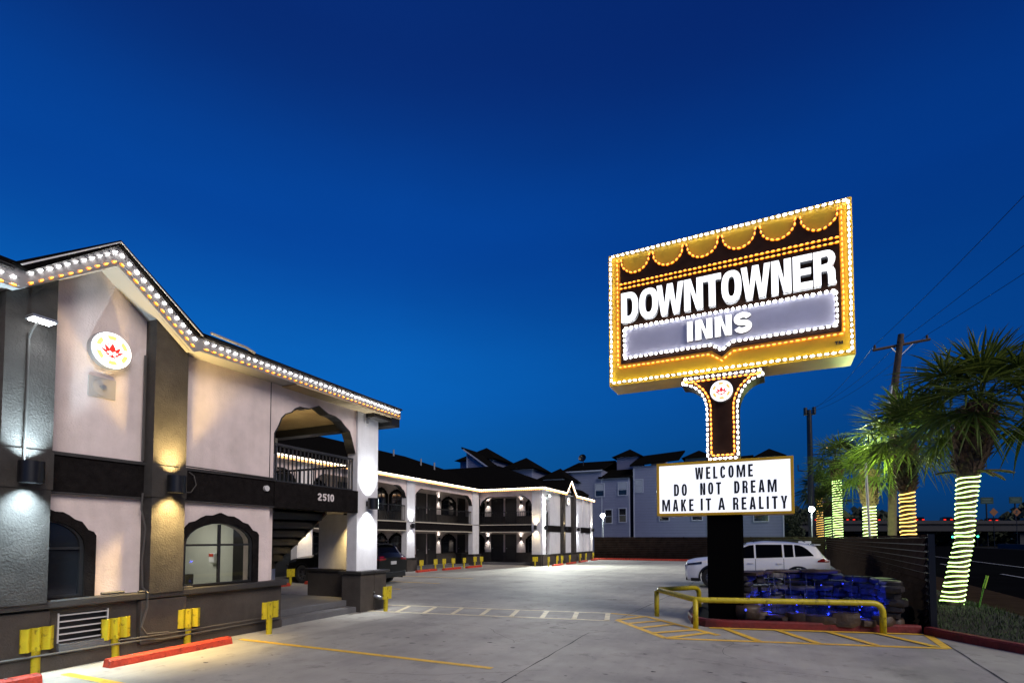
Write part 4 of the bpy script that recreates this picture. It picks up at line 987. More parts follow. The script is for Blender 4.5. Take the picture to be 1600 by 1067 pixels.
# flood and spigot on the pedestal
m = MB(); m.tube([(-8.42, 10.32, .35), (-8.28, 10.36, .30), (-8.2, 10.4, .30)], .045, 10); m.disc(fX(-8.42), 10.28, .44, .02, .02, 0, .04, 10)
tag(m.build('spigot', M_metal, None, smooth=True), 'silver standpipe outlet on the pedestal of the corner column', 'spigot')

# ------------------------------------------------------------------ cars
ST = [(2.30, .45, .60, .66, .62, .76, .52, .80), (2.22, .26, .78, .82, .76, .86, .66, .92), (1.95, .22, .87, .90, .83, .93, .70, 1.0), (1.45, .22, .90, .925, .87, .97, .72, 1.06), (1.02, .22, .90, .93, .885, 1.0, .74, 1.11),
      (.80, .22, .90, .93, .885, 1.01, .70, 1.24), (.45, .22, .90, .93, .885, 1.02, .66, 1.46), (.15, .22, .90, .93, .885, 1.03, .64, 1.585), (-.4, .22, .90, .93, .885, 1.05, .635, 1.65), (-1.1, .22, .90, .93, .885, 1.08, .625, 1.625),
      (-1.7, .22, .90, .93, .88, 1.12, .60, 1.555), (-1.95, .24, .88, .92, .87, 1.13, .59, 1.49), (-2.14, .28, .86, .90, .85, 1.10, .60, 1.20), (-2.24, .32, .84, .88, .83, 1.05, .60, 1.12), (-2.30, .42, .78, .84, .80, .98, .56, 1.02)]
def cst(x):
    for a, b in zip(ST, ST[1:]):
        if b[0] <= x <= a[0]:
            t = (a[0]-x)/(a[0]-b[0]); return [p+(q_-p)*t for p, q_ in zip(a, b)]
    return list(ST[0] if x > 2 else ST[-1])
def chalf(x, z):
    _, zb, wr, wm, wb, zt, wt, zr = cst(x)
    pts = [(zb, wr), (.62, wm), (zt-.07, wb+.03), (zt, wb), (max(zr-.05, zt+.01), wt+.02), (max(zr, zt+.02), wt*.8)]
    for (z0, w0), (z1, w1) in zip(pts, pts[1:]):
        if z0 <= z <= z1: return w0+(w1-w0)*(z-z0)/max(z1-z0, 1e-4)
    return pts[0][1] if z < pts[0][0] else pts[-1][1]
def make_car(name, paint, label, cat, loc, rz, plate=True, tailm=None):
    car = proto(name)
    b = MB(); n = 52; rows = []
    for i in range(n+1):
        x = 2.30-4.6*i/n; _, zb, wr, wm, wb, zt, wt, zr = cst(x)
        half = [(0, zb), (wr*.9, zb), (wr, zb+.05), (wm, .62), (wb+.03, zt-.07), (wb, zt), (wt+.02, max(zr-.05, zt+.01)), (wt*.8, max(zr, zt+.015)), (0, max(zr, zt+.015)+.025)]
        rows.append([(x, y, z) for y, z in half]+[(x, -y, z) for y, z in half[-2:0:-1]])
    k = len(rows[0])
    b.add([p for r_ in rows for p in r_], [(i*k+j, i*k+(j+1) % k, (i+1)*k+(j+1) % k, (i+1)*k+j) for i in range(n) for j in range(k)]+[tuple(range(k)), tuple(n*k+j for j in range(k-1, -1, -1))])
    body = b.build('body', paint, car)
    c = MB()
    for wx in (1.38, -1.34): c.tube([(wx, -1.2, .36), (wx, 1.2, .36)], .40, 28)
    cut = c.build('cutter', paint)
    md = body.modifiers.new('c', 'BOOLEAN'); md.object = cut; md.operation = 'DIFFERENCE'; md.solver = 'EXACT'
    dg = bpy.context.evaluated_depsgraph_get(); me = D.meshes.new_from_object(body.evaluated_get(dg))
    body.modifiers.clear(); body.data = me; D.objects.remove(cut)
    me.polygons.foreach_set('use_smooth', [True]*len(me.polygons))
    e = body.modifiers.new('e', 'EDGE_SPLIT'); e.split_angle = R(28)
    def patch(x0, x1, lo, hi, s, off=.006, mbb=None):
        mm = mbb or MB(); nn = max(2, int(abs(x1-x0)/.07))
        vs = []
        for i in range(nn+1):
            x = x0+(x1-x0)*i/nn; a_, c_ = lo(x), hi(x)
            for j in range(4):
                z = a_+(c_-a_)*j/3; vs.append((x, s*(chalf(x, z)+off), z))
        mm.add(vs, [(i*4+j, i*4+j+1, (i+1)*4+j+1, (i+1)*4+j) for i in range(nn) for j in range(3)])
        return mm
    def topz(x): return max(cst(x)[7], cst(x)[5]+.015)+.03
    hi = lambda x: min(cst(x)[7]-.075, 1.54)
    lo = lambda x: cst(x)[5]+.035
    for s in (1, -1):
        for x0, x1, f in ((.66, .0, None), (-.06, -.88, None), (-.94, -1.22, None), (-1.27, -1.82, 'q')):
            h2 = hi if not f else (lambda x: lo(x)+(hi(-1.27)-lo(-1.27))*max(.05, 1-((-1.27-x)/.56)**2.2))
            l2 = (lambda x: min(lo(x), hi(x)-.02))
            patch(x0, x1, l2, h2, s).build('side_window', M_cglass, body, fix=False)
        t = patch(2.285, 1.72, lambda x: .77+(2.29-x)*.12, lambda x: .84+(2.29-x)*.15, s, .012); t.build('headlight', M_head, body, fix=False)
        t = patch(-1.92, -2.27, lambda x: .96, lambda x: .985+.1*min(1, (-1.88-x)/.2), s, .012); t.build('tail_light', tailm or M_tail, body, fix=False)
        t = MB(); t.add([(2.315, s*.66, .72), (2.315, s*.40, .72), (2.315, s*.40, .79), (2.315, s*.66, .80)], [(0, 1, 2, 3)]); t.build('headlight', M_head, body, fix=False)
        t = MB(); t.add([(-2.31, s*.82, .93), (-2.31, s*.45, .96), (-2.31, s*.45, 1.01), (-2.30, s*.80, 1.04)], [(0, 1, 2, 3)]); t.build('tail_light', tailm or M_tail, body, fix=False)
        t = patch(2.1, -2.1, lambda x: .225, lambda x: .34, s, .01)
        # drop the patch over the wheel openings
        keep = [f_ for f_ in t.f if all(abs(t.v[i][0]-1.38) > .41 and abs(t.v[i][0]+1.34) > .41 for i in f_)]
        t.f = keep; t.mi = [0]*len(keep)
        for wx in (1.38, -1.34):
            pts = [(wx+rr*math.cos(R(a)), .36+rr*math.sin(R(a))) for rr in (.40, .46) for a in range(-16, 197, 12)]; nn = len(pts)//2
            vs = [(x, s*(chalf(x, z)+.012), z) for x, z in pts]
            t.add(vs, [(i, i+1, nn+i+1, nn+i) for i in range(nn-1)])
        t.build('wheel_arch_trim', M_black, body, fix=False)
        t = MB()
        for xx, z0, z1 in ((.72, .36, 1.0), (-.03, .36, 1.04), (-.91, .5, 1.07)):
            t.add([(xx+d_, s*(chalf(xx, z)+.004), z) for z in (z0, .62, z1-.08, z1) for d_ in (-.006, .006)], [(0, 1, 3, 2), (2, 3, 5, 4), (4, 5, 7, 6)])
        t.build('door_gap', M_black, body, fix=False)
        for xx in (.12, -.78):
            t = MB(); t.tube([(xx-.09, s*(chalf(xx, .9)+.0), .9), (xx-.07, s*(chalf(xx, .9)+.03), .905), (xx+.07, s*(chalf(xx, .9)+.03), .9), (xx+.09, s*(chalf(xx, .9)), .895)], .013, 6); t.build('door_handle', paint, body)
        t = MB(); t.tube([(.62, s*.90, 1.07), (.60, s*.99, 1.09), (.58, s*1.05, 1.1)], [.03, .07, .06], 8); t.build('mirror', paint, body, smooth=True)
        t = MB(); t.tube([(.0, s*.58, 1.62), (-.1, s*.59, 1.70), (-1.5, s*.575, 1.685), (-1.62, s*.57, 1.63)], .018, 6); t.build('roof_rail', M_black, body)
    def glass(x0, x1, kk, nm):
        t = MB(); nn = 8; vs = []
        for i in range(nn+1):
            x = x0+(x1-x0)*i/nn; w_ = cst(x)[6]*kk
            for y in (-1, -.5, 0, .5, 1): vs.append((x, y*w_, topz(x)+.004-.025*abs(y)**2))
        t.add(vs, [(i*5+j, i*5+j+1, (i+1)*5+j+1, (i+1)*5+j) for i in range(nn) for j in range(4)]); t.build(nm, M_cglass, body, fix=False)
    glass(.98, .22, .82, 'windscreen'); glass(-1.98, -2.15, .84, 'rear_window')
    t = MB(); t.box(-2.08, -1.88, -.58, .58, 1.52, 1.55); t.build('spoiler', paint, body, bevel=.01)
    t = MB(); t.add([(2.312, -.42, .52), (2.312, .42, .52), (2.312, .48, .70), (2.312, -.48, .70)], [(0, 1, 2, 3)]); t.box(2.12, 2.27, -.70, .70, .24, .34); t.build('grille', M_black, body, fix=False)
    t = MB(); t.box(-2.33, -2.15, -.76, .76, .30, .50); t.build('bumper', M_black, body, bevel=.02)
    if plate:
        t = MB(); t.box(-2.335, -2.31, -.16, .16, .78, .90); t.build('licence_plate', M_plate, body)
    t = MB(); t.box(-1.9, -1.5, -.03, .03, 1.57, 1.66) ; t.build('roof_fin', paint, body, bevel=.015)
    for wx in (1.38, -1.34):
        for s in (1, -1):
            t = MB(); prof_ = [(.22, .0), (.34, .0), (.36, -.03), (.36, -.19), (.33, -.22), (.22, -.22)]; nn = 28
            vs = [(wx+r_*math.cos(2*pi*i/nn), s*(.915+y), .36+r_*math.sin(2*pi*i/nn)) for r_, y in prof_ for i in range(nn)]
            t.add(vs, [(a*nn+i, a*nn+(i+1) % nn, ((a+1) % 6)*nn+(i+1) % nn, ((a+1) % 6)*nn+i) for a in range(6) for i in range(nn)])
            wh = t.build('wheel', M_tyre, car, smooth=True)
            t = MB(); fr = lambda u, v, w: (wx+u, s*(.9+w), .36+v)
            t.poly(fr, arc(0, 0, .235, .235, 0, 345, 23), [arc(0, 0, .205, .205, 0, 345, 23)], -.06, .0)
            t.disc(fr, 0, 0, .06, .06, -.05, -.01, 16); t.disc(fr, 0, 0, .2, .2, -.14, -.13, 20)
            for k_ in range(5):
                a = 2*pi*k_/5; ca, sa = math.cos(a), math.sin(a)
                for d_ in (-.25, .25):
                    t.poly(fr, [(.04*ca-.018*sa, .04*sa+.018*ca), (.04*ca+.018*sa, .04*sa-.018*ca), (.21*math.cos(a+d_)+.014*sa, .21*math.sin(a+d_)-.014*ca), (.21*math.cos(a+d_)-.014*sa, .21*math.sin(a+d_)+.014*ca)], (), -.045, -.012+d_*.004)
            t.build('rim', M_rim, wh)
    car.location = loc; car.rotation_euler = (0, 0, rz)
    tag(car, label, cat)
    return car
make_car('parked_car', M_cwhite, 'white SUV parked behind the stone fountain and the sign column', 'car', (.06, 20.9, 0), R(184.5), plate=False)
make_car('parked_car', M_cblack, 'black SUV parked before the rear wing behind the near corner column', 'car', (-14.6, 16.15, 0), R(180))

# ------------------------------------------------------------------ pipe rail
rail = thing('guard_rail', 'yellow steel pipe rail bent round the kerb in front of the pole sign', 'guard rail', (-.99, 10.77, 0))
def bend(p, r=.22, n=6):
    out = [Vector(p[0])]
    for a, b, c in zip(p, p[1:], p[2:]):
        a, b, c = Vector(a), Vector(b), Vector(c); u = (a-b).normalized(); v = (c-b).normalized()
        rr = min(r, (a-b).length*.45, (c-b).length*.45); s, e = b+u*rr, b+v*rr
        for i in range(n+1):
            t = i/n; out.append(s*(1-t)**2+b*2*t*(1-t)+e*t*t)
    return out+[Vector(p[-1])]
m = MB(); m.tube(bend([(-1.15, 13.5, 0), (-1.15, 13.5, .56), (-1.94, 12.17, .60), (-.99, 10.77, .56), (2.2, 11.62, .56), (2.2, 11.62, -.02)], .2), .055, 14); m.build('top_rail', M_yel, rail, smooth='all')
for x, y in ((-1.94, 12.14), (-.99, 10.80)):
    m = MB(); m.tube([(x, y, -.02), (x, y, .57)], .052, 14); m.build('post', M_yel, rail, smooth='all')

# ------------------------------------------------------------------ fountain
ft = thing('stone_fountain', 'stacked stone waterfall with blue underwater lamps in the bed beside the sign column', 'fountain', (1.2, 12.7, .1))
def stone(mb, c, L_, Wd, H_, a, seed):
    r_ = random.Random(seed); n = 10; vs = []
    for lv, (s, z) in enumerate(((.9, 0), (1.0, .22), (.99, .8), (.92, 1.0))):
        for i in range(n):
            q_ = 2*pi*i/n; ru = (abs(math.cos(q_))**3+abs(math.sin(q_))**3)**(-1/3)
            rr = s*ru*(1+r_.uniform(-.09, .09)); x, y = rr*math.cos(q_)*L_/2, rr*math.sin(q_)*Wd/2
            vs.append((c[0]+x*math.cos(a)-y*math.sin(a), c[1]+x*math.sin(a)+y*math.cos(a), c[2]+z*H_+r_.uniform(-.08, .08)*H_))
    mb.add(vs, [(a_*n+i, a_*n+(i+1) % n, (a_+1)*n+(i+1) % n, (a_+1)*n+i) for a_ in range(3) for i in range(n)]+[tuple(range(n-1, -1, -1)), tuple(3*n+i for i in range(n))])
r2 = random.Random(5); nst = 0
cx, cy, RX, RY = 1.15, 12.2, 1.32, 1.25
for lv in range(8):
    z = .1+lv*.125; hh_ = .135; a = 182+r2.uniform(0, 8)
    while a > -6 and nst < 86:
        L_ = r2.uniform(.22, .62)*(1.3 if lv == 7 else 1); da = math.degrees(L_/1.35); q_ = R(a-da/2)
        dr = r2.uniform(-.09, .07)-(.08 if lv == 7 else 0)-(.05 if lv in (4,) else 0)
        mb = MB(); stone(mb, (cx+(RX+dr)*math.cos(q_), cy+(RY+dr)*math.sin(q_), z+r2.uniform(-.025, .03)), L_*1.04, .46 if lv == 7 else .36, r2.uniform(.09, .15) if lv < 7 else r2.uniform(.05, .09), q_+pi/2, nst)
        mb.build('stone', M_rock if lv == 7 else M_wet, ft, smooth=True, bevel=.012); nst += 1
        a -= da
mb = MB()
for k in range(9):      # front row of the basin
    q_ = R(200+k*17.5); mb = MB()
    stone(mb, (1.2+1.35*math.cos(q_), 12.25+.62*math.sin(q_)*1.0+(.12*(1.2+1.35*math.cos(q_))*.3), .1), r2.uniform(.36, .62), r2.uniform(.26, .36), r2.uniform(.1, .26), q_+pi/2+r2.uniform(-.3, .3), 200+k); mb.build('stone', M_rock, ft, smooth=True, bevel=.015)
for x, y, s in ((-.08, 11.75, .3), (2.65, 12.7, .32)):
    mb = MB(); stone(mb, (x, y, .1), .5, .42, s, .3, 300+int(x*10)); mb.build('stone', M_rock, ft, smooth='all')
m = MB(); m.poly(FZ, arc(1.2, 12.55, 1.2, .75, 0, 345, 23), (), .1, .24); m.build('water', M_water, ft)
M_fall = mat('falling_water', (.6, .65, .9), .1, bump=1., bscale=22, trans=.95)
m = MB()
for k in range(14):
    q_ = R(r2.uniform(18, 162)); z1 = r2.choice((1.0, 1.0, .62)); wd = r2.uniform(.005, .016); rr = .90+r2.uniform(-.02, .02)
    pts = []
    for j in range(8):
        t = j/7; r_ = rr-.08*t**.6+.012*math.sin(j*2+k); pts.append((cx+RX*r_*.87*math.cos(q_), cy+RY*r_*.86*math.sin(q_), z1-(z1-.24)*t))
    m.tube(pts, [wd*(.5+.5*math.sin(1+j*.9+k)**2) for j in range(8)], 5)
m.build('falling_water', M_fall, ft, smooth='all')
for i, (x, y, z) in enumerate(((.35, 12.72, .3), (.9, 12.95, .3), (1.5, 12.9, .3), (2.0, 12.6, .3), (1.35, 12.75, .76), (1.75, 12.82, .8))):
    m = MB(); m.tube([(x, y, z), (x, y, z+.02)], .012, 10); l = m.build('underwater_lamp', M_blue, ft)
    add_light('POINT', 'blue_light', (x, y-.05, z+.1), 5 if i < 4 else 2.2, (.02, .05, 1), ft, .03)
lp = thing('spot_lamp', 'tiny blue spot lamp on the bed at the foot of the sign column', 'lamp', (-.1, 11.5, .1))
m = MB(); m.tube([(-.1, 11.5, .1), (-.1, 11.5, .3)], .012, 8); m.build('stake', M_black, lp)
m = MB(); m.tube([(-.1, 11.47, .32), (-.1, 11.52, .33)], .018, 10); m.build('lens', M_blue, lp)

# ------------------------------------------------------------------ fences
def slat_fence(p0, p1, h_, label, nslat=13, step=2.4, side=-1):
    f = thing('slat_fence', label, 'fence', (*p0, 0))
    a = math.atan2(p1[1]-p0[1], p1[0]-p0[0]); L_ = math.hypot(p1[0]-p0[0], p1[1]-p0[1])
    fr = lambda u, v, w: (p0[0]+u*math.cos(a)-w*math.sin(a), p0[1]+u*math.sin(a)+w*math.cos(a), v)
    b = MB(); n = max(1, round(L_/step)); s = L_/n
    for k in range(n):
        for j in range(nslat):
            z = .06+j*(h_-.08)/nslat; hh = (h_-.08)/nslat*.84; t = RND.uniform(-.006, .006)
            b.add([fr(u, v, w+t) for u in (k*s+.002, (k+1)*s-.002) for v, w in ((z, .03), (z+hh, -.012), (z+hh, -.028), (z, .01))], [(0, 1, 5, 4), (1, 2, 6, 5), (2, 3, 7, 6), (3, 0, 4, 7), (0, 3, 2, 1), (4, 5, 6, 7)])
    b.build('slat_panel', M_fence, f)
    b = MB(); b.fbox(fr, 0, L_, .03, h_-.03, *((-.042, -.034) if side < 0 else (.034, .042))); b.build('backing_sheet', M_black, f)
    b = MB(); b.fbox(fr, 0, L_, h_-.02, h_+.02, -.045, .045); b.build('cap_rail', M_fence, f)
    for k in range(n+1):
        b = MB(); b.fbox(fr, k*s-.05, k*s+.05, -.2, h_+.03, *((-.14, -.044) if side < 0 else (.044, .14))); b.build('post', M_black, f)
    return f
slat_fence((2.95, 12.0), (4.95, 43.4), 1.80, 'dark horizontal slat fence running back behind the fountain and white car')
slat_fence((-12.2, 43.9), (4.95, 43.9), 1.86, 'dark slat fence closing the far end of the parking lot', 12, 2.6, 1)

# ------------------------------------------------------------------ palms
def rope(path, rad, z0, z1, turns, m_, label, r=.0145):
    pts = []; N_ = turns*14
    def at(z):
        for a, b in zip(path, path[1:]):
            if a[2] <= z <= b[2]:
                t = (z-a[2])/(b[2]-a[2]); return [a[i]+(b[i]-a[i])*t for i in range(4)]
        return path[-1]
    rj = random.Random(len(label)+turns); wob = [rj.uniform(-.35, .35) for _ in range(turns+1)]
    for i in range(N_+1):
        k = i/14; z = z0+(z1-z0)*(k+.5*wob[min(turns, int(k))]*math.sin((k % 1)*pi))/turns
        c = at(max(z0, min(z1, z))); rr = c[3]+r*.8; q_ = 2*pi*i/14
        pts.append((c[0]+rr*math.cos(q_), c[1]+rr*math.sin(q_), z+.012*math.sin(q_*2+k)))
    b = MB(); b.tube(pts, r, 6); return tag(b.build('rope_light', m_, None, smooth='all'), label, 'rope light', 'rope lights wound round the palm trunks')
def palm(x, y, path, crown_r, label, nfr, seed, boots, leafs=26, sag=1., lean=0):
    p = thing('palm_tree', label, 'palm tree', (x, y, 0), 0, 'palms along the road side fence')
    rr = random.Random(seed)
    b = MB(); full = []
    for (a, c) in zip(path, path[1:]):
        n = 10
        for i in range(n): t = i/n; full.append([a[k]+(c[k]-a[k])*t for k in range(4)])
    full.append(list(path[-1]))
    b.tube([f[:3] for f in full], [f[3]*(1+.035*math.sin(i*2.2)) for i, f in enumerate(full)], 14); b.build('trunk', M_bark, p, smooth='all')
    # criss-cross of old leaf bases under the crown
    b = MB(); zb, zt = boots; tp = path[-1]
    def at(z):
        for a, c in zip(path, path[1:]):
            if a[2] <= z <= c[2]+1e-6:
                t = (z-a[2])/(c[2]-a[2]); return [a[i]+(c[i]-a[i])*t for i in range(4)]
        return path[-1]
    nr = int((zt-zb)/.085)
    for k in range(nr):
        z = zb+(zt-zb)*k/nr; c = at(z); swell = 1+.28*math.sin(pi*min(1, k/nr*1.1))
        for i in range(9):
            q_ = 2*pi*(i+.5*(k % 2))/9+rr.uniform(-.12, .12); R0 = c[3]*swell
            L_ = rr.uniform(.12, .24); o = rr.uniform(.05, .16); w_ = rr.uniform(.04, .06)*c[3]/.22
            tx, ty = -math.sin(q_), math.cos(q_); sk = rr.uniform(-.07, .07)
            px, py = c[0]+R0*math.cos(q_), c[1]+R0*math.sin(q_)
            ex, ey = c[0]+(R0+o)*math.cos(q_)+tx*sk, c[1]+(R0+o)*math.sin(q_)+ty*sk
            b.add([(px-tx*w_, py-ty*w_, z), (px+tx*w_, py+ty*w_, z), (ex+tx*w_*.6, ey+ty*w_*.6, z+L_), (ex-tx*w_*.6, ey-ty*w_*.6, z+L_),
                   (px-tx*w_-.3*o*math.cos(q_), py-ty*w_-.3*o*math.sin(q_), z+.07), (px+tx*w_-.3*o*math.cos(q_), py+ty*w_-.3*o*math.sin(q_), z+.07)], [(0, 1, 2, 3), (3, 2, 5, 4), (0, 3, 4), (1, 5, 2)])
    b.build('old_leaf_bases', M_boot, p, fix=False)
    b = MB(); c0 = Vector(tp[:3]); S = crown_r/1.6
    for f in range(nfr):
        az = f*2.39996+rr.uniform(-.25, .25); el = R(84-116*(f/nfr)**.9+rr.uniform(-9, 9))
        d = Vector((math.cos(az)*math.cos(el), math.sin(az)*math.cos(el), math.sin(el)))
        Lp = S*rr.uniform(.62, 1.0); g = Vector((0, 0, -1))
        mid = c0+d*Lp*.5; tip = c0+d*Lp+g*.1*Lp
        b.tube([c0+d*.05, mid, tip], [.016*S, .012*S, .009*S], 4)
        ax = (tip-mid).normalized(); sd = ax.cross(Vector((0, 0, 1)))
        sd = sd.normalized() if sd.length > .05 else Vector((1, 0, 0)); nn = sd.cross(ax).normalized()
        tw = rr.uniform(-.5, .5); sd, nn = sd*math.cos(tw)+nn*math.sin(tw), nn*math.cos(tw)-sd*math.sin(tw)
        droop = sag*rr.uniform(.08, .26)+(.2 if el < R(-5) else 0)
        for l in range(leafs):
            th = R(-118+236*l/(leafs-1)+rr.uniform(-2.5, 2.5)); Lf = S*(.62+.32*math.cos(th*.6))*rr.uniform(.9, 1.1)
            dr = (ax*math.cos(th)+sd*math.sin(th)); dr = (dr+nn*.14*math.cos(l*pi)).normalized()
            pw = nn.cross(dr).normalized(); vs = []
            for t, w_ in ((0, .006), (.3, .024), (.62, .019), (.85, .009), (1, .001)):
                c = tip+dr*Lf*t+g*droop*Lf*t*t*1.1+nn*.02*math.sin(t*5+l); w2 = w_*S*(1 if leafs > 20 else 1.5)
                vs += [c-pw*w2, c+nn*w2*.5, c+pw*w2]
            b.add(vs, [(i*3+j, i*3+j+1, (i+1)*3+j+1, (i+1)*3+j) for i in range(4) for j in range(2)])
    b.build('crown', M_frond, p, fix=False)
    return p
p1 = [(4.22, 15.44, 0, .245), (4.30, 15.46, .35, .21), (4.45, 15.48, 1.2, .18), (4.56, 15.5, 1.7, .165), (4.60, 15.46, 2.5, .18), (4.66, 15.44, 3.2, .205), (4.78, 15.43, 4.0, .27), (4.92, 15.45, 4.9, .25)]
palm(4.2, 15.44, p1, 2.0, 'nearest and tallest looking palm with a curved trunk and dark fan fronds at the right', 30, 3, (3.25, 4.8))
for (a_, l_, dz_) in ((-.25, .62, -.16), (.05, .5, -.3), (2.9, .45, -.1), (-1.0, .4, -.25)):
    m = MB(); bx, by, bz = 4.67, 15.44, 3.3
    pts = [(bx+(.16+l_*t)*math.cos(a_), by+(.16+l_*t)*math.sin(a_), bz+.08*t+dz_*t*t) for t in (0, .3, .6, .85, 1)]
    m.tube(pts, [.035, .028, .03, .035, .018], 5)
    attach(m.build('dead_leaf_stalk', mat('dead_stalk', (.2, .19, .05), .7, col2=(.1, .07, .03), vscale=12), None), D.objects['palm_tree'])
rope(p1, 0, .22, 3.2, 26, M_rg, 'greenish white rope light on the nearest palm trunk')
def far_palm(px, py, ztrunk, zl0, zl1, r, cr, lab, nf, seed, m_, ropelab, turns, lf=22, dx=0):
    pt = [(px, py, 0, r*1.15), (px, py, 1.2, r), (px+dx*.5, py, zl1, r*.95), (px+dx, py, ztrunk, r*1.05)]
    palm(px, py, pt, cr, lab, nf, seed, (zl1+.02, ztrunk+.05), lf)
    rope(pt, 0, zl0, zl1, turns, m_, ropelab)
far_palm(4.69, 20.8, 5.0, .3, 3.25, .21, 1.95, 'second palm from the right, amber lights on its trunk', 30, 11, M_ra, 'amber rope light on the second nearest palm trunk', 22, 24)
far_palm(5.3, 30.2, 5.0, .3, 3.3, .28, 2.0, 'palm with a thick ragged neck behind the thin grey lamp pole', 26, 21, M_rg, 'greenish white rope light on the palm behind the grey lamp pole', 20)
far_palm(4.9, 37.2, 6.4, .3, 5.3, .25, 2.0, 'tall slim palm left of the grey lamp pole, green white lights high up its trunk', 22, 31, M_rg, 'greenish white rope light reaching highest, left of the grey lamp pole', 34)
far_palm(7.6, 64.5, 5.6, .3, 4.0, .3, 2.7, 'small far palm between the amber lit and the tall green lit trunks', 22, 41, M_rg, 'greenish white rope light on the farthest short lit trunk', 14, 18)
far_palm(8.4, 79, 8.2, .3, 7.0, .4, 3.4, 'farthest palm with an amber lit trunk, beside the dark utility pole', 24, 51, M_ra, 'amber rope light on the farthest tall palm trunk', 22, 18)

# ------------------------------------------------------------------ poles and wires
up_ = thing('utility_pole', 'leaning wooden utility pole with a crossarm behind the palms', 'utility pole', (6.3, 31.3, 0))
m = MB(); m.tube([(6.35, 31.3, 0), (6.63, 31.3, 8.8), (7.03, 31.34, 11.9)], [.2, .17, .13], 12); m.build('pole', M_pole, up_, smooth=True)
m = MB(); ca, cb = Vector((5.80, 31.05, 11.19)), Vector((8.34, 31.95, 11.66))
m.tube([ca, cb], .07, 6); m.build('crossarm', M_pole, up_)
ins = []
for t in (.03, .53, .95):
    p = ca.lerp(cb, t)+Vector((0, 0, .05)); b = MB(); b.tube([p, p+Vector((0, 0, .14)), p+Vector((0, 0, .2))], [.05, .06, .03], 8); b.build('insulator', M_pole, up_, smooth=True); ins.append(p+Vector((0, 0, .2)))
m = MB(); m.tube([ca.lerp(cb, .3), (6.95, 31.25, 10.8)], .025, 5); m.tube([ca.lerp(cb, .72), (6.95, 31.25, 10.8)], .025, 5); m.build('brace', M_metal, up_)
m = MB(); m.tube([(6.95, 31.0, 9.6), (7.5, 31.0, 9.75), (7.5, 31.0, 10.1)], .03, 6); m.tube([(6.5, 31.0, 9.3), (6.35, 31.0, 8.3)], .08, 8); m.build('bracket', M_metal, up_)
far_top = [(4.6, 51.2, 12.6), (4.85, 51.2, 12.9), (5.2, 51.2, 12.7)]
near_top = [(10.3, 6.0, 14.2), (12.6, 6.0, 13.8), (14.8, 6.0, 13.4)]
WL = 'thin power lines over the road'
for i, lb in enumerate(('power line from the left end of the crossarm', 'power line from the middle of the crossarm', 'power line from the right end of the crossarm')):
    def cat_(a, b, s): return [(a[0]+(b[0]-a[0])*t/14, a[1]+(b[1]-a[1])*t/14, a[2]+(b[2]-a[2])*t/14-s*4*(t/14)*(1-t/14)) for t in range(15)]
    m = MB(); m.tube(cat_(near_top[i], ins[i], .5)+cat_(ins[i], far_top[i], .5)[1:], .011, 5); tag(m.build('power_line', M_black), lb, 'cable', WL)
pp = thing('utility_pole', 'dark slim utility pole with small side arms above the far street lamp', 'utility pole', (4.83, 51.2, 0))
m = MB(); m.tube([(4.83, 51.2, 0), (4.83, 51.2, 12.8)], [.26, .2], 12); m.build('pole', M_black, pp, smooth=True)
m = MB()
for x in (4.55, 5.2): m.tube([(x, 51.1, 12.45), (x, 51.1, 13.0)], .15, 8)
m.build('transformer', M_black, pp); m = MB()
m.tube([(4.4, 51.1, 12.4), (5.3, 51.1, 12.4)], .07, 6); m.build('side_arm', M_black, pp); m = MB(); m.tube([(4.83, 51.1, 8.9), (5.9, 51.1, 8.95), (5.9, 51.1, 9.5)], .05, 6); m.build('side_arm', M_black, pp); m = MB(); m.tube([(4.83, 51.1, 7.5), (3.9, 51.1, 7.6), (3.9, 51.1, 8.1)], .05, 6)
m.build('side_arm', M_black, pp)
def street_lamp(x, y, h_, label, e, r=.05):
    s = thing('street_lamp', label, 'street lamp', (x, y, 0))
    m = MB(); m.tube([(x, y, 0), (x, y, h_)], .045, 10); m.build('pole', M_metal, s, smooth=True)
    m = MB(); m.tube([(x, y, h_), (x, y-.02, h_+.08)], [.09, .14], 12); m.build('lamp_head', M_metal, s)
    m = MB(); m.tube([(x, y-.2, h_+.06), (x, y-.14, h_+.1), (x, y-.1, h_+.06)], [.14, .2, .12], 14); m.build('bulb_glass', mat('street_lamp_glass', (1, 1, 1), .3, emit=(.92, 1, .97), es=45), s)
    add_light('POINT', 'light', (x, y-.6, h_+.1), e, (.85, 1, .96), s, .15)
street_lamp(-12.0, 46.1, 3.7, 'bright street lamp before the grey townhouses at the end of the far wing', 650)
street_lamp(4.3, 45.5, 3.85, 'bright street lamp right of the letter board, in front of the dark pole', 450)
fp = thing('lamp_pole', 'thin pale grey pole with a small black box head among the palms', 'lamp pole', (4.2, 23.72, 0))
m = MB(); m.tube([(4.2, 23.72, 0), (4.08, 23.72, 4.65)], .045, 10); m.build('pole', M_fascia, fp, smooth=True)
m = MB(); m.box(3.72, 4.04, 23.62, 23.85, 4.42, 4.62); m.build('flood_head', M_black, fp, bevel=.02)
add_light('SPOT', 'beam', (3.9, 23.5, 4.35), 2600, (.8, 1, .4), fp, .1, (.2, -1, .28), 80, .7)  # extra beam added to light the second palm's crown from behind
add_light('SPOT', 'beam', (3.9, 24.0, 4.35), 4200, (.75, 1, .42), fp, .1, (.2, 1, .03), 70, .7)
hl = thing('street_lamp', 'pair of tiny amber street lights high behind the palm crowns', 'street lamp', (9.8, 75, 0))
m = MB(); m.tube([(9.8, 75, 0), (9.8, 75, 13.0)], .12, 8); m.build('pole', M_black, hl)
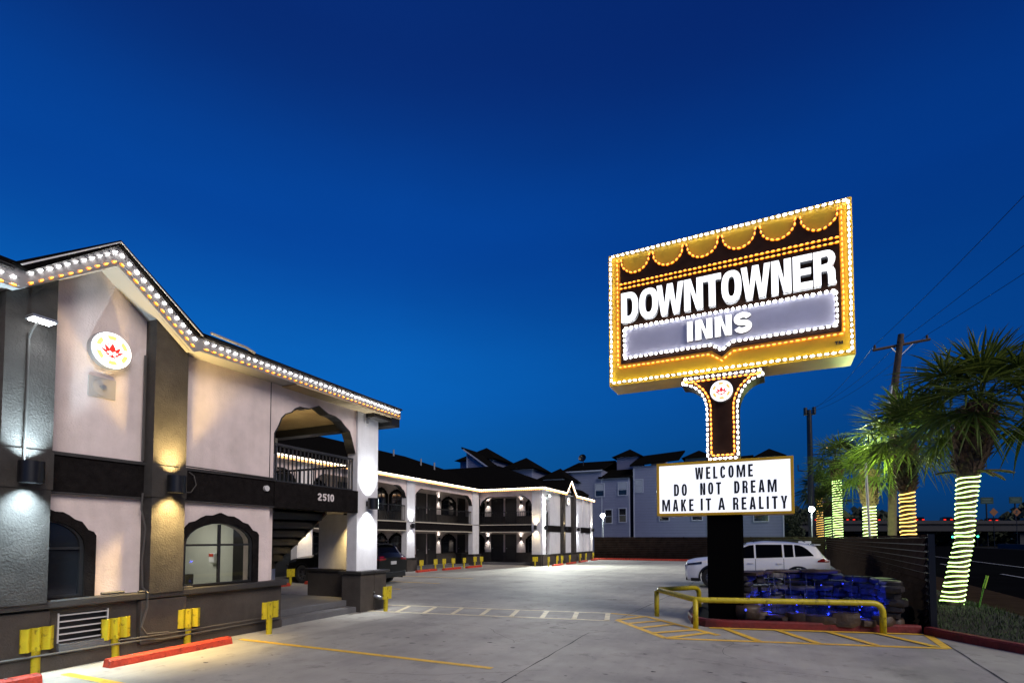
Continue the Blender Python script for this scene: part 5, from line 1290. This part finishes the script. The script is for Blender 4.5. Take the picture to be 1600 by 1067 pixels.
m = MB(); m.box(8.9, 9.5, 74.9, 75.1, 12.95, 13.1); m.box(10.2, 10.6, 74.9, 75.1, 12.95, 13.1); m.build('lamp_head', mat('far_amber', (1, .6, .2), .4, emit=(1, .6, .2), es=6), hl)
mk = thing('marker_post', 'thin green marker post leaning in the grass by the nearest palm', 'marker post', (4.62, 15.1, 0))
m = MB(); m.tube([(4.62, 15.1, 0), (4.76, 15.1, .66)], .014, 8); m.build('stake', mat('marker_green', (.12, .35, .03), .5), mk)
m = MB(); m.tube([(4.76, 15.1, .64), (4.83, 15.1, .92)], .028, 8); m.build('reflector', mat('marker_top', (.35, .6, .05), .5), mk)

# ------------------------------------------------------------------ townhouses
def window_on(fr, u0, u1, z0, z1, parent, blind=0., name='window'):
    a = MB(); a.poly(fr, [(u0-.09, z0-.09), (u1+.09, z0-.09), (u1+.09, z1+.09), (u0-.09, z1+.09)], [[(u0, z0), (u1, z0), (u1, z1), (u0, z1)]], 0, .08); w_ = a.build(name, M_htrim, parent)
    a = MB(); a.fbox(fr, u0, u1, z0, z1, .01, .03); a.build('pane', M_glass, w_)
    if blind: a = MB(); a.fbox(fr, u0+.03, u1-.03, z1-(z1-z0)*blind, z1-.02, .032, .05); a.build('blind', M_blind, w_)
    a = MB(); a.fbox(fr, u0, u1, (z0+z1)/2-.02, (z0+z1)/2+.02, .032, .06); a.build('sash_bar', M_htrim, w_)
def pyr(mb, x0, x1, y0, y1, z, h_, ov=.35):
    xc, yc = (x0+x1)/2, (y0+y1)/2
    mb.add([(x0-ov, y0-ov, z), (x1+ov, y0-ov, z), (x1+ov, y1+ov, z), (x0-ov, y1+ov, z), (xc, yc, z+h_)], [(0, 1, 4), (1, 2, 4), (2, 3, 4), (3, 0, 4), (3, 2, 1, 0)])
def shed(mb, x0, x1, y0, y1, zf, zb, slope_x=0., ov=.3, th=.18):
    v = [(x0-ov, y0-ov, zf), (x1+ov, y0-ov, zf+slope_x), (x1+ov, y1, zb+slope_x), (x0-ov, y1, zb)]
    mb.add(v+[(a, b, c-th) for a, b, c in v], [(0, 1, 2, 3), (7, 6, 5, 4), (0, 4, 5, 1), (1, 5, 6, 2), (2, 6, 7, 3), (3, 7, 4, 0)])
HG = 'grey sided townhouses behind the fences'
F55 = lambda u, z, w: (u, 55-w, z)
t1 = thing('townhouse', 'grey sided townhouse with two blinds-down windows, just right of the far wing', 'house', (-14.5, 56, 0), 0, HG)
m = MB(); m.box(-18.4, -14.45, 55, 66, 0, 9.2); m.box(-14.45, -11.45, 54.98, 66, 0, 8.2); m.box(-13.7, -11.2, 59, 62, 8, 11.0); m.build('wall', M_siding, t1)
m = MB(); shed(m, -18.4, -14.45, 55, 60.5, 9.3, 10.9); shed(m, -14.45, -11.45, 55, 59.5, 8.32, 9.7, .05); pyr(m, -13.9, -11.1, 59, 62, 11.0, 1.1); shed(m, -18.4, -11.4, 60.5, 66, 10.7, 9.2)
m.build('roof', M_roof, t1)
m = MB()
for x in (-18.4, -14.5, -11.55): m.fbox(F55, x, x+.12, 0, 8.15, .0, .04)
m.fbox(F55, -18.6, -14.3, 9.0, 9.12, .25, .3); m.build('corner_board', M_htrim, t1)
for (a, b, c, d, bl) in ((-15.1, -14.2, 6.3, 7.6, .55), (-12.6, -11.75, 6.35, 7.65, .6), (-14.05, -13.35, 3.4, 4.8, 0), (-12.55, -11.85, 3.5, 4.9, 0)): window_on(lambda u, z, w: (u, 54.98-w, z), a, b, c, d, t1, bl)
ds_ = MB(); ds_.tube([(-17.2, 57.4, 10.0), (-17.2, 57.4, 10.7)], .05, 6)
dish = thing('satellite_dish', 'satellite dish on the roof of the leftmost grey townhouse', 'satellite dish', (-17.2, 57.4, 10.0)); ds_.build('mast', M_black, dish)
m = MB(); m.tube([(-17.2, 57.25, 10.85), (-17.2, 57.18, 10.85), (-17.2, 57.0, 10.9)], [.02, .25, .45], 14, caps=False); m.build('dish', M_black, dish)
t2 = thing('townhouse', 'grey sided townhouse standing directly behind the letter board of the pole sign', 'house', (-6, 56, 0), 0, HG)
m = MB(); m.box(-11.05, -3.75, 55, 66, 0, 9.3); m.box(-10.2, -8.6, 61, 62.5, 9, 11.2); m.box(-6.2, -3.6, 58.5, 61.5, 8, 10.35); m.box(-11.4, -11.05, 57, 66, 0, 9); m.build('wall', M_siding, t2)
m = MB(); shed(m, -11.05, -6.7, 55, 60.5, 9.45, 11.2, .35); shed(m, -6.7, -3.75, 55, 60, 9.4, 10.2); pyr(m, -6.2, -3.6, 58.5, 61.5, 10.35, 1.0); pyr(m, -13.2, -11.3, 64, 66, 11.2, .9); m.build('roof', M_roof, t2)
m = MB()
for x in (-11.05, -3.87): m.fbox(F55, x, x+.12, 0, 9.1, .0, .04)
m.build('corner_board', M_htrim, t2)
for (a, b, c, d, bl) in ((-10.9, -10.1, 6.6, 7.85, .98), (-8.4, -7.5, 3.6, 5.0, .5), (-5.2, -4.3, 3.6, 5.0, .5)): window_on(F55, a, b, c, d, t2, bl)
t3 = thing('townhouse', 'grey sided townhouse at the right end of the row, by the bright street lamp', 'house', (-.2, 56, 0), 0, HG)
m = MB(); m.box(-3.3, 2.95, 55, 66, 0, 7.9); m.box(.8, 3.0, 56.5, 59.5, 7.5, 9.75); m.box(-2.6, -.2, 59, 62, 7.5, 9.3); m.box(-3.75, -3.3, 57, 66, 0, 7.5); m.build('wall', M_siding, t3)
m = MB(); shed(m, -3.3, 2.95, 55, 60.5, 8.05, 9.4); pyr(m, .8, 3.0, 56.5, 59.5, 9.75, 1.0); shed(m, -1.2, .2, 59, 62, 10.0, 10.7, .1); m.build('roof', M_roof, t3)
m = MB()
for x in (-3.3, 2.83): m.fbox(F55, x, x+.12, 0, 7.8, .0, .04)
m.build('corner_board', M_htrim, t3)
for (a, b, c, d, bl) in ((-2.4, -1.4, 3.4, 4.8, .4), (.4, 1.6, 3.4, 4.8, .0)): window_on(F55, a, b, c, d, t3, bl)
for i, (x0, x1, zw, zr, lab) in enumerate(((-29.6, -24.8, 10.3, 1.75, 'grey townhouse with the highest hipped roof, rising behind the rear wing'), (-24.4, -20.2, 9.0, 1.6, 'second hipped dark roof rising behind the far wing'), (-19.8, -16.9, 7.8, 1.4, 'lowest hipped dark roof rising behind the far wing, next to its gable'))):
    t = thing('townhouse', lab, 'house', ((x0+x1)/2, 52, 0), 0, HG)
    m = MB(); m.box(x0+.5, x1-.3, 50, 55, 0, zw); m.build('wall', M_siding, t)
    m = MB(); pyr(m, x0+.5, x1-.3, 50, 55, zw, zr, .5)
    m.add([(x0-3.5, 49, zw-2.4), (x1+1.6, 49, zw-3.4), (x1+1.0, 56, zw-1.0), (x0-3.2, 56, zw-.2), (x0+1, 52, zw-.3)], [(0, 1, 4), (1, 2, 4), (2, 3, 4), (3, 0, 4)])
    m.build('roof', M_roof, t)
t = thing('house_dormer', 'triangular grey sided gable standing on the dark roof behind the rear wing', 'house', (-26.5, 46.2, 6))
m = MB(); m.poly(fY(46.6), [(-26.35, 8.5), (-23.5, 8.7), (-26.35, 10.75)], (), -.2, 0); m.box(-26.3, -26.1, 46.7, 49.5, 6, 10.3); m.build('wall', M_siding, t)
m = MB(); m.poly(fY(46.6), [(-26.85, 10.95), (-26.85, 11.15), (-23.2, 8.7), (-23.45, 8.62), (-26.4, 10.78)], (), -3.2, .25); m.build('roof', M_roof, t)
m = MB(); m.poly(fY(46.6), [(-26.6, 10.93), (-23.35, 8.66), (-23.5, 8.6), (-26.6, 10.78)], (), .251, .3); m.fbox(fY(46.6), -26.36, -26.2, 8.5, 10.6, .01, .05); m.build('rake_board', M_htrim, t)

# ------------------------------------------------------------------ trees, overpass, highway signs
def leaf_tree(x, y, h_, r, label, seed, n=2600, s=.12):
    t = thing('tree', label, 'tree', (x, y, 0)); rr = random.Random(seed)
    b = MB(); b.tube([(x, y, 0), (x+.1, y, h_*.4), (x, y, h_*.8)], [.16, .12, .04], 8)
    cl = []
    for k in range(9):
        a = rr.uniform(0, 2*pi); c = (x+r*.6*math.cos(a)*rr.uniform(.3, 1), y+r*.6*math.sin(a)*rr.uniform(.3, 1), h_*rr.uniform(.45, .92)); cl.append((c, r*rr.uniform(.3, .5))); b.tube([(x, y, h_*.4), c], [.06, .015], 5)
    b.build('trunk', M_pole, t)
    b = MB()
    for k in range(n):
        c, q_ = rr.choice(cl); v = Vector((rr.gauss(0, 1), rr.gauss(0, 1), rr.gauss(0, 1))).normalized()*q_*rr.uniform(.4, 1.1); p = Vector(c)+v
        a = Vector((rr.gauss(0, 1), rr.gauss(0, 1), rr.gauss(0, 1))).normalized()*s; d = a.cross(Vector((rr.gauss(0, 1), rr.gauss(0, 1), rr.gauss(0, 1)))).normalized()*s*.5
        b.add([p-a, p+d, p+a, p-d], [(0, 1, 2, 3)])
    b.build('crown', M_leaf, t, fix=False)
leaf_tree(4.0, 58, 4.2, 1.6, 'small dark bushy tree left of the far street lamp', 5)
leaf_tree(3.2, 66, 3.4, 1.3, 'low dark shrub behind the fence beside the last townhouse', 6, 1600)
g = MB(); rr = random.Random(9)
for k in range(14000):
    t = rr.uniform(0, 1); x, y = 8+t*240, 150+t*130+rr.uniform(-6, 6)
    hh = 6.5+2.2*math.sin(t*31)+1.6*math.sin(t*77+1)+rr.uniform(-1, 1); z = rr.uniform(0, 1)**.6*hh
    s = rr.uniform(.5, 1.3); a = rr.uniform(0, pi)
    g.add([(x-s*math.cos(a), y-s*math.sin(a), z), (x, y, z-s*.6), (x+s*math.cos(a), y+s*math.sin(a), z+.2), (x, y, z+s*.9)], [(0, 1, 2, 3)])
o = g.build('distant_trees', M_leaf, fix=False); o['kind'] = 'stuff'; o['label'] = 'dark line of distant trees beyond the road'
OA, OB = Vector((9, 133, 0)), Vector((150, 197, 0)); od = (OB-OA).normalized(); on = Vector((-od.y, od.x, 0)); OL = (OB-OA).length
fo = lambda u, v, w: (OA.x+od.x*u-on.x*w, OA.y+od.y*u-on.y*w, v)
ov = thing('overpass', 'long dark highway overpass with a pale concrete barrier on the horizon at the right', 'overpass', (40, 146, 0))
M_ovc = mat('overpass_concrete', (.028, .028, .032), .9, var=.2, vscale=.3)
m = MB(); m.fbox(fo, 0, OL, 3.4, 5.2, -12, 0); m.build('deck', M_hdark, ov)
m = MB(); m.fbox(fo, 0, OL, 5.0, 5.75, 0, .4); m.build('barrier', M_ovc, ov)
for k in range(13):
    m = MB(); m.fbox(fo, 4+k*12, 5.2+k*12, -.2, 3.4, -2.5, -1.3); m.fbox(fo, 2.5+k*12, 6.7+k*12, 2.8, 3.4, -2.6, -1.2); m.build('pier', M_hdark, ov)
m = MB(); rstrip(m, 30, 30.4, -10, 110, 0, .8); tag(m.build('road_barrier', M_ovc), 'long low concrete barrier along the far side of the dark road', 'barrier')
CG = 'tiny distant cars on the overpass, seen by their lights'
cpt = proto('distant_car')
m = MB(); m.poly(lambda u, v, w: (u, w, v), [(-2.2, .3), (2.2, .3), (2.2, .8), (1.2, .95), (.6, 1.45), (-1.4, 1.45), (-2.0, .95), (-2.2, .9)], (), -.9, .9); m.build('body', M_cblack, cpt, bevel=.05)
for s in (-1, 1):
    m = MB(); m.box(-2.3, -2.2, s*.6-.22, s*.6+.22, .72, .95); m.build('tail_light', M_rl, cpt)
    m = MB(); m.box(2.2, 2.26, s*.6-.15, s*.6+.15, .6, .8); m.build('headlight', M_head, cpt)
rr = random.Random(4)
cu = [8, 15, 22, 31, 37, 44, 52, 60, 66, 73, 79, 86]
for i, u in enumerate(cu):
    p = fo(u, 5.2, -3-rr.uniform(0, 6)); dup(cpt, p, math.atan2(od.y, od.x)+pi/2*0+R(62), '%s distant dark car from the left on the overpass with red tail lights' % (['first', 'second', 'third', 'fourth', 'fifth', 'sixth', 'seventh', 'eighth', 'ninth', 'tenth', 'eleventh', 'twelfth'][i]), 'car', CG, first=(i == 0))
for (x, y, z, lb) in ((49.8, 154.3, 10.4, 'small green highway sign with pale lines, the left of two above the overpass'), (55.8, 157, 10.5, 'small green highway sign with pale lines, the right of two above the overpass')):
    s = thing('highway_sign', lb, 'road sign', (x, y, 5)); a = R(24); fr = lambda u, v, w: (x+u*math.cos(a)+w*math.sin(a), y+u*math.sin(a)-w*math.cos(a), v)
    m = MB(); m.fbox(fr, -1.45, 1.45, z-.7, z+.8, -.1, 0); m.build('panel', M_hwgreen, s)
    m = MB(); m.fbox(fr, -1.1, .9, z+.3, z+.42, .0, .03); m.fbox(fr, -1.2, 1.2, z-.35, z-.25, .0, .03); m.fbox(fr, -.8, .7, z-.0, z+.1, .0, .03); m.build('lettering', mat('sign_mark', (.07, .12, .1), .5), s)
    m = MB(); m.fbox(fr, -.1, .1, 0, z-.7, -.35, -.12); m.build('post', M_black, s)
for (x, y, lb, f) in ((42.6, 129.1, 'left orange diamond warning sign below the green highway signs', 0), (46.6, 130.9, 'right orange diamond warning sign with a dark mark, below the green highway signs', 1)):
    s = thing('warning_sign', lb, 'road sign', (x, y, 0)); a = R(22); fr = lambda u, v, w: (x+u*math.cos(a)+w*math.sin(a), y+u*math.sin(a)-w*math.cos(a), v)
    m = MB(); m.poly(fr, [(0, 6.0), (.8, 6.8), (0, 7.6), (-.8, 6.8)], (), -.05, 0); m.build('panel', M_orange, s)
    if f: m = MB(); m.poly(fr, [(-.3, 6.5), (.1, 6.5), (.1, 6.9), (.3, 6.9), (0, 7.2), (-.3, 6.9), (-.1, 6.9), (-.1, 6.65), (-.3, 6.65)], (), .005, .02); m.build('arrow', M_ink, s)
    m = MB(); m.tube([fr(0, 0, -.1), fr(0, 6.9, -.1)], .06, 6); m.build('post', M_black, s)
for (u, z, lb) in ((36, 2.1, 'left tiny green traffic light under the overpass'), (41.5, 2.2, 'right tiny green traffic light under the overpass, beside the nearest palm')):
    p = fo(u-3, z, 3); s = thing('traffic_light', lb, 'traffic light', (p[0], p[1], 0))
    m = MB(); m.tube([(p[0], p[1], 0), (p[0], p[1], z+.4)], .08, 6); m.box(p[0]-.2, p[0]+.2, p[1]-.25, p[1]-.1, z-.5, z+.9); m.build('housing', M_black, s)
    m = MB(); m.tube([(p[0], p[1]-.26, z), (p[0], p[1]-.3, z)], .2, 10); m.build('lamp', mat('green_signal', (0, 1, .4), .4, emit=(.05, 1, .5), es=5), s)

# ------------------------------------------------------------------ world, sun, camera
w = D.worlds.new('World'); sc.world = w; w.use_nodes = True
nt = w.node_tree; N = nt.nodes; L = nt.links; bg = N['Background']
tc = N.new('ShaderNodeTexCoord'); sp = N.new('ShaderNodeSeparateXYZ'); L.new(tc.outputs['Generated'], sp.inputs[0])
def ramp(stops):
    r = N.new('ShaderNodeValToRGB'); r.color_ramp.interpolation = 'EASE'
    r.color_ramp.elements[0].position = stops[0][0]; r.color_ramp.elements[0].color = (*stops[0][1], 1)
    r.color_ramp.elements[1].position = stops[-1][0]; r.color_ramp.elements[1].color = (*stops[-1][1], 1)
    for p, c in stops[1:-1]: e = r.color_ramp.elements.new(p); e.color = (*c, 1)
    return r
rA = ramp([(0, (.006, .075, .24)), (.10, (.002, .10, .35)), (.27, (.002, .122, .49)), (.50, (.0012, .058, .33)), (.70, (.002, .024, .17)), (1, (.001, .01, .08))])
rB = ramp([(0, (.003, .022, .075)), (.10, (.001, .03, .14)), (.30, (.0006, .034, .20)), (.52, (.0006, .028, .19)), (.72, (.001, .014, .12)), (1, (.001, .008, .06))])
L.new(sp.outputs['Z'], rA.inputs['Fac']); L.new(sp.outputs['Z'], rB.inputs['Fac'])
dp = N.new('ShaderNodeVectorMath'); dp.operation = 'DOT_PRODUCT'; L.new(tc.outputs['Generated'], dp.inputs[0]); dp.inputs[1].default_value = (.72, .69, 0)
mr = N.new('ShaderNodeMapRange'); mr.inputs['From Min'].default_value = .1; mr.inputs['From Max'].default_value = 1.02; L.new(dp.outputs['Value'], mr.inputs['Value'])
mx = N.new('ShaderNodeMix'); mx.data_type = 'RGBA'; L.new(mr.outputs['Result'], mx.inputs[0]); L.new(rA.outputs['Color'], mx.inputs[6]); L.new(rB.outputs['Color'], mx.inputs[7])
sky = N.new('ShaderNodeTexSky'); sky.sky_type = 'NISHITA'; sky.sun_disc = False; sky.sun_elevation = R(-4); sky.sun_rotation = R(-75)
ad = N.new('ShaderNodeMix'); ad.data_type = 'RGBA'; ad.blend_type = 'ADD'; ad.inputs[0].default_value = .015
L.new(mx.outputs[2], ad.inputs[6]); L.new(sky.outputs['Color'], ad.inputs[7])
cn = N.new('ShaderNodeTexNoise'); cn.inputs['Scale'].default_value = 2.2; cn.inputs['Detail'].default_value = 6; cn.inputs['Roughness'].default_value = .6
cm = N.new('ShaderNodeMapping'); cm.inputs['Scale'].default_value = (1, 1, 3.5); L.new(tc.outputs['Generated'], cm.inputs['Vector']); L.new(cm.outputs['Vector'], cn.inputs['Vector'])
cr = N.new('ShaderNodeMapRange'); cr.inputs['To Min'].default_value = .90; cr.inputs['To Max'].default_value = 1.10; L.new(cn.outputs['Fac'], cr.inputs['Value'])
cs_ = N.new('ShaderNodeVectorMath'); cs_.operation = 'SCALE'; L.new(ad.outputs[2], cs_.inputs[0]); L.new(cr.outputs['Result'], cs_.inputs['Scale'])
L.new(cs_.outputs['Vector'], bg.inputs['Color']); bg.inputs['Strength'].default_value = 1.
sl = D.lights.new('sun', 'SUN'); sl.energy = 2.4; sl.angle = R(30); sl.color = (1, .895, .81)
so_ = D.objects.new('sun', sl); C.objects.link(so_); so_.rotation_euler = Vector((-.72, .36, -.58)).to_track_quat('-Z', 'Y').to_euler()

cam = D.cameras.new('camera'); co = D.objects.new('camera', cam); C.objects.link(co)
co.location = (0, 0, 1.75); co.rotation_euler = (R(92.4), 0, R(24.5))
cam.sensor_width = 36; cam.sensor_fit = 'HORIZONTAL'; cam.lens = 36*815/1600
cam.shift_y = (806.8-533.5)/1600; cam.clip_end = 4000; cam.clip_start = .05
sc.camera = co
sc.view_settings.view_transform = 'Standard'; sc.view_settings.look = 'None'; sc.view_settings.exposure = 0; sc.view_settings.gamma = 1
sc.cycles.use_denoising = True; sc.cycles.denoiser = 'OPENIMAGEDENOISE'
sc.cycles.max_bounces = 6; sc.cycles.diffuse_bounces = 3; sc.cycles.glossy_bounces = 3; sc.cycles.transmission_bounces = 5
sc.cycles.caustics_reflective = False; sc.cycles.caustics_refractive = False; sc.cycles.sample_clamp_indirect = 4; sc.cycles.use_light_tree = True
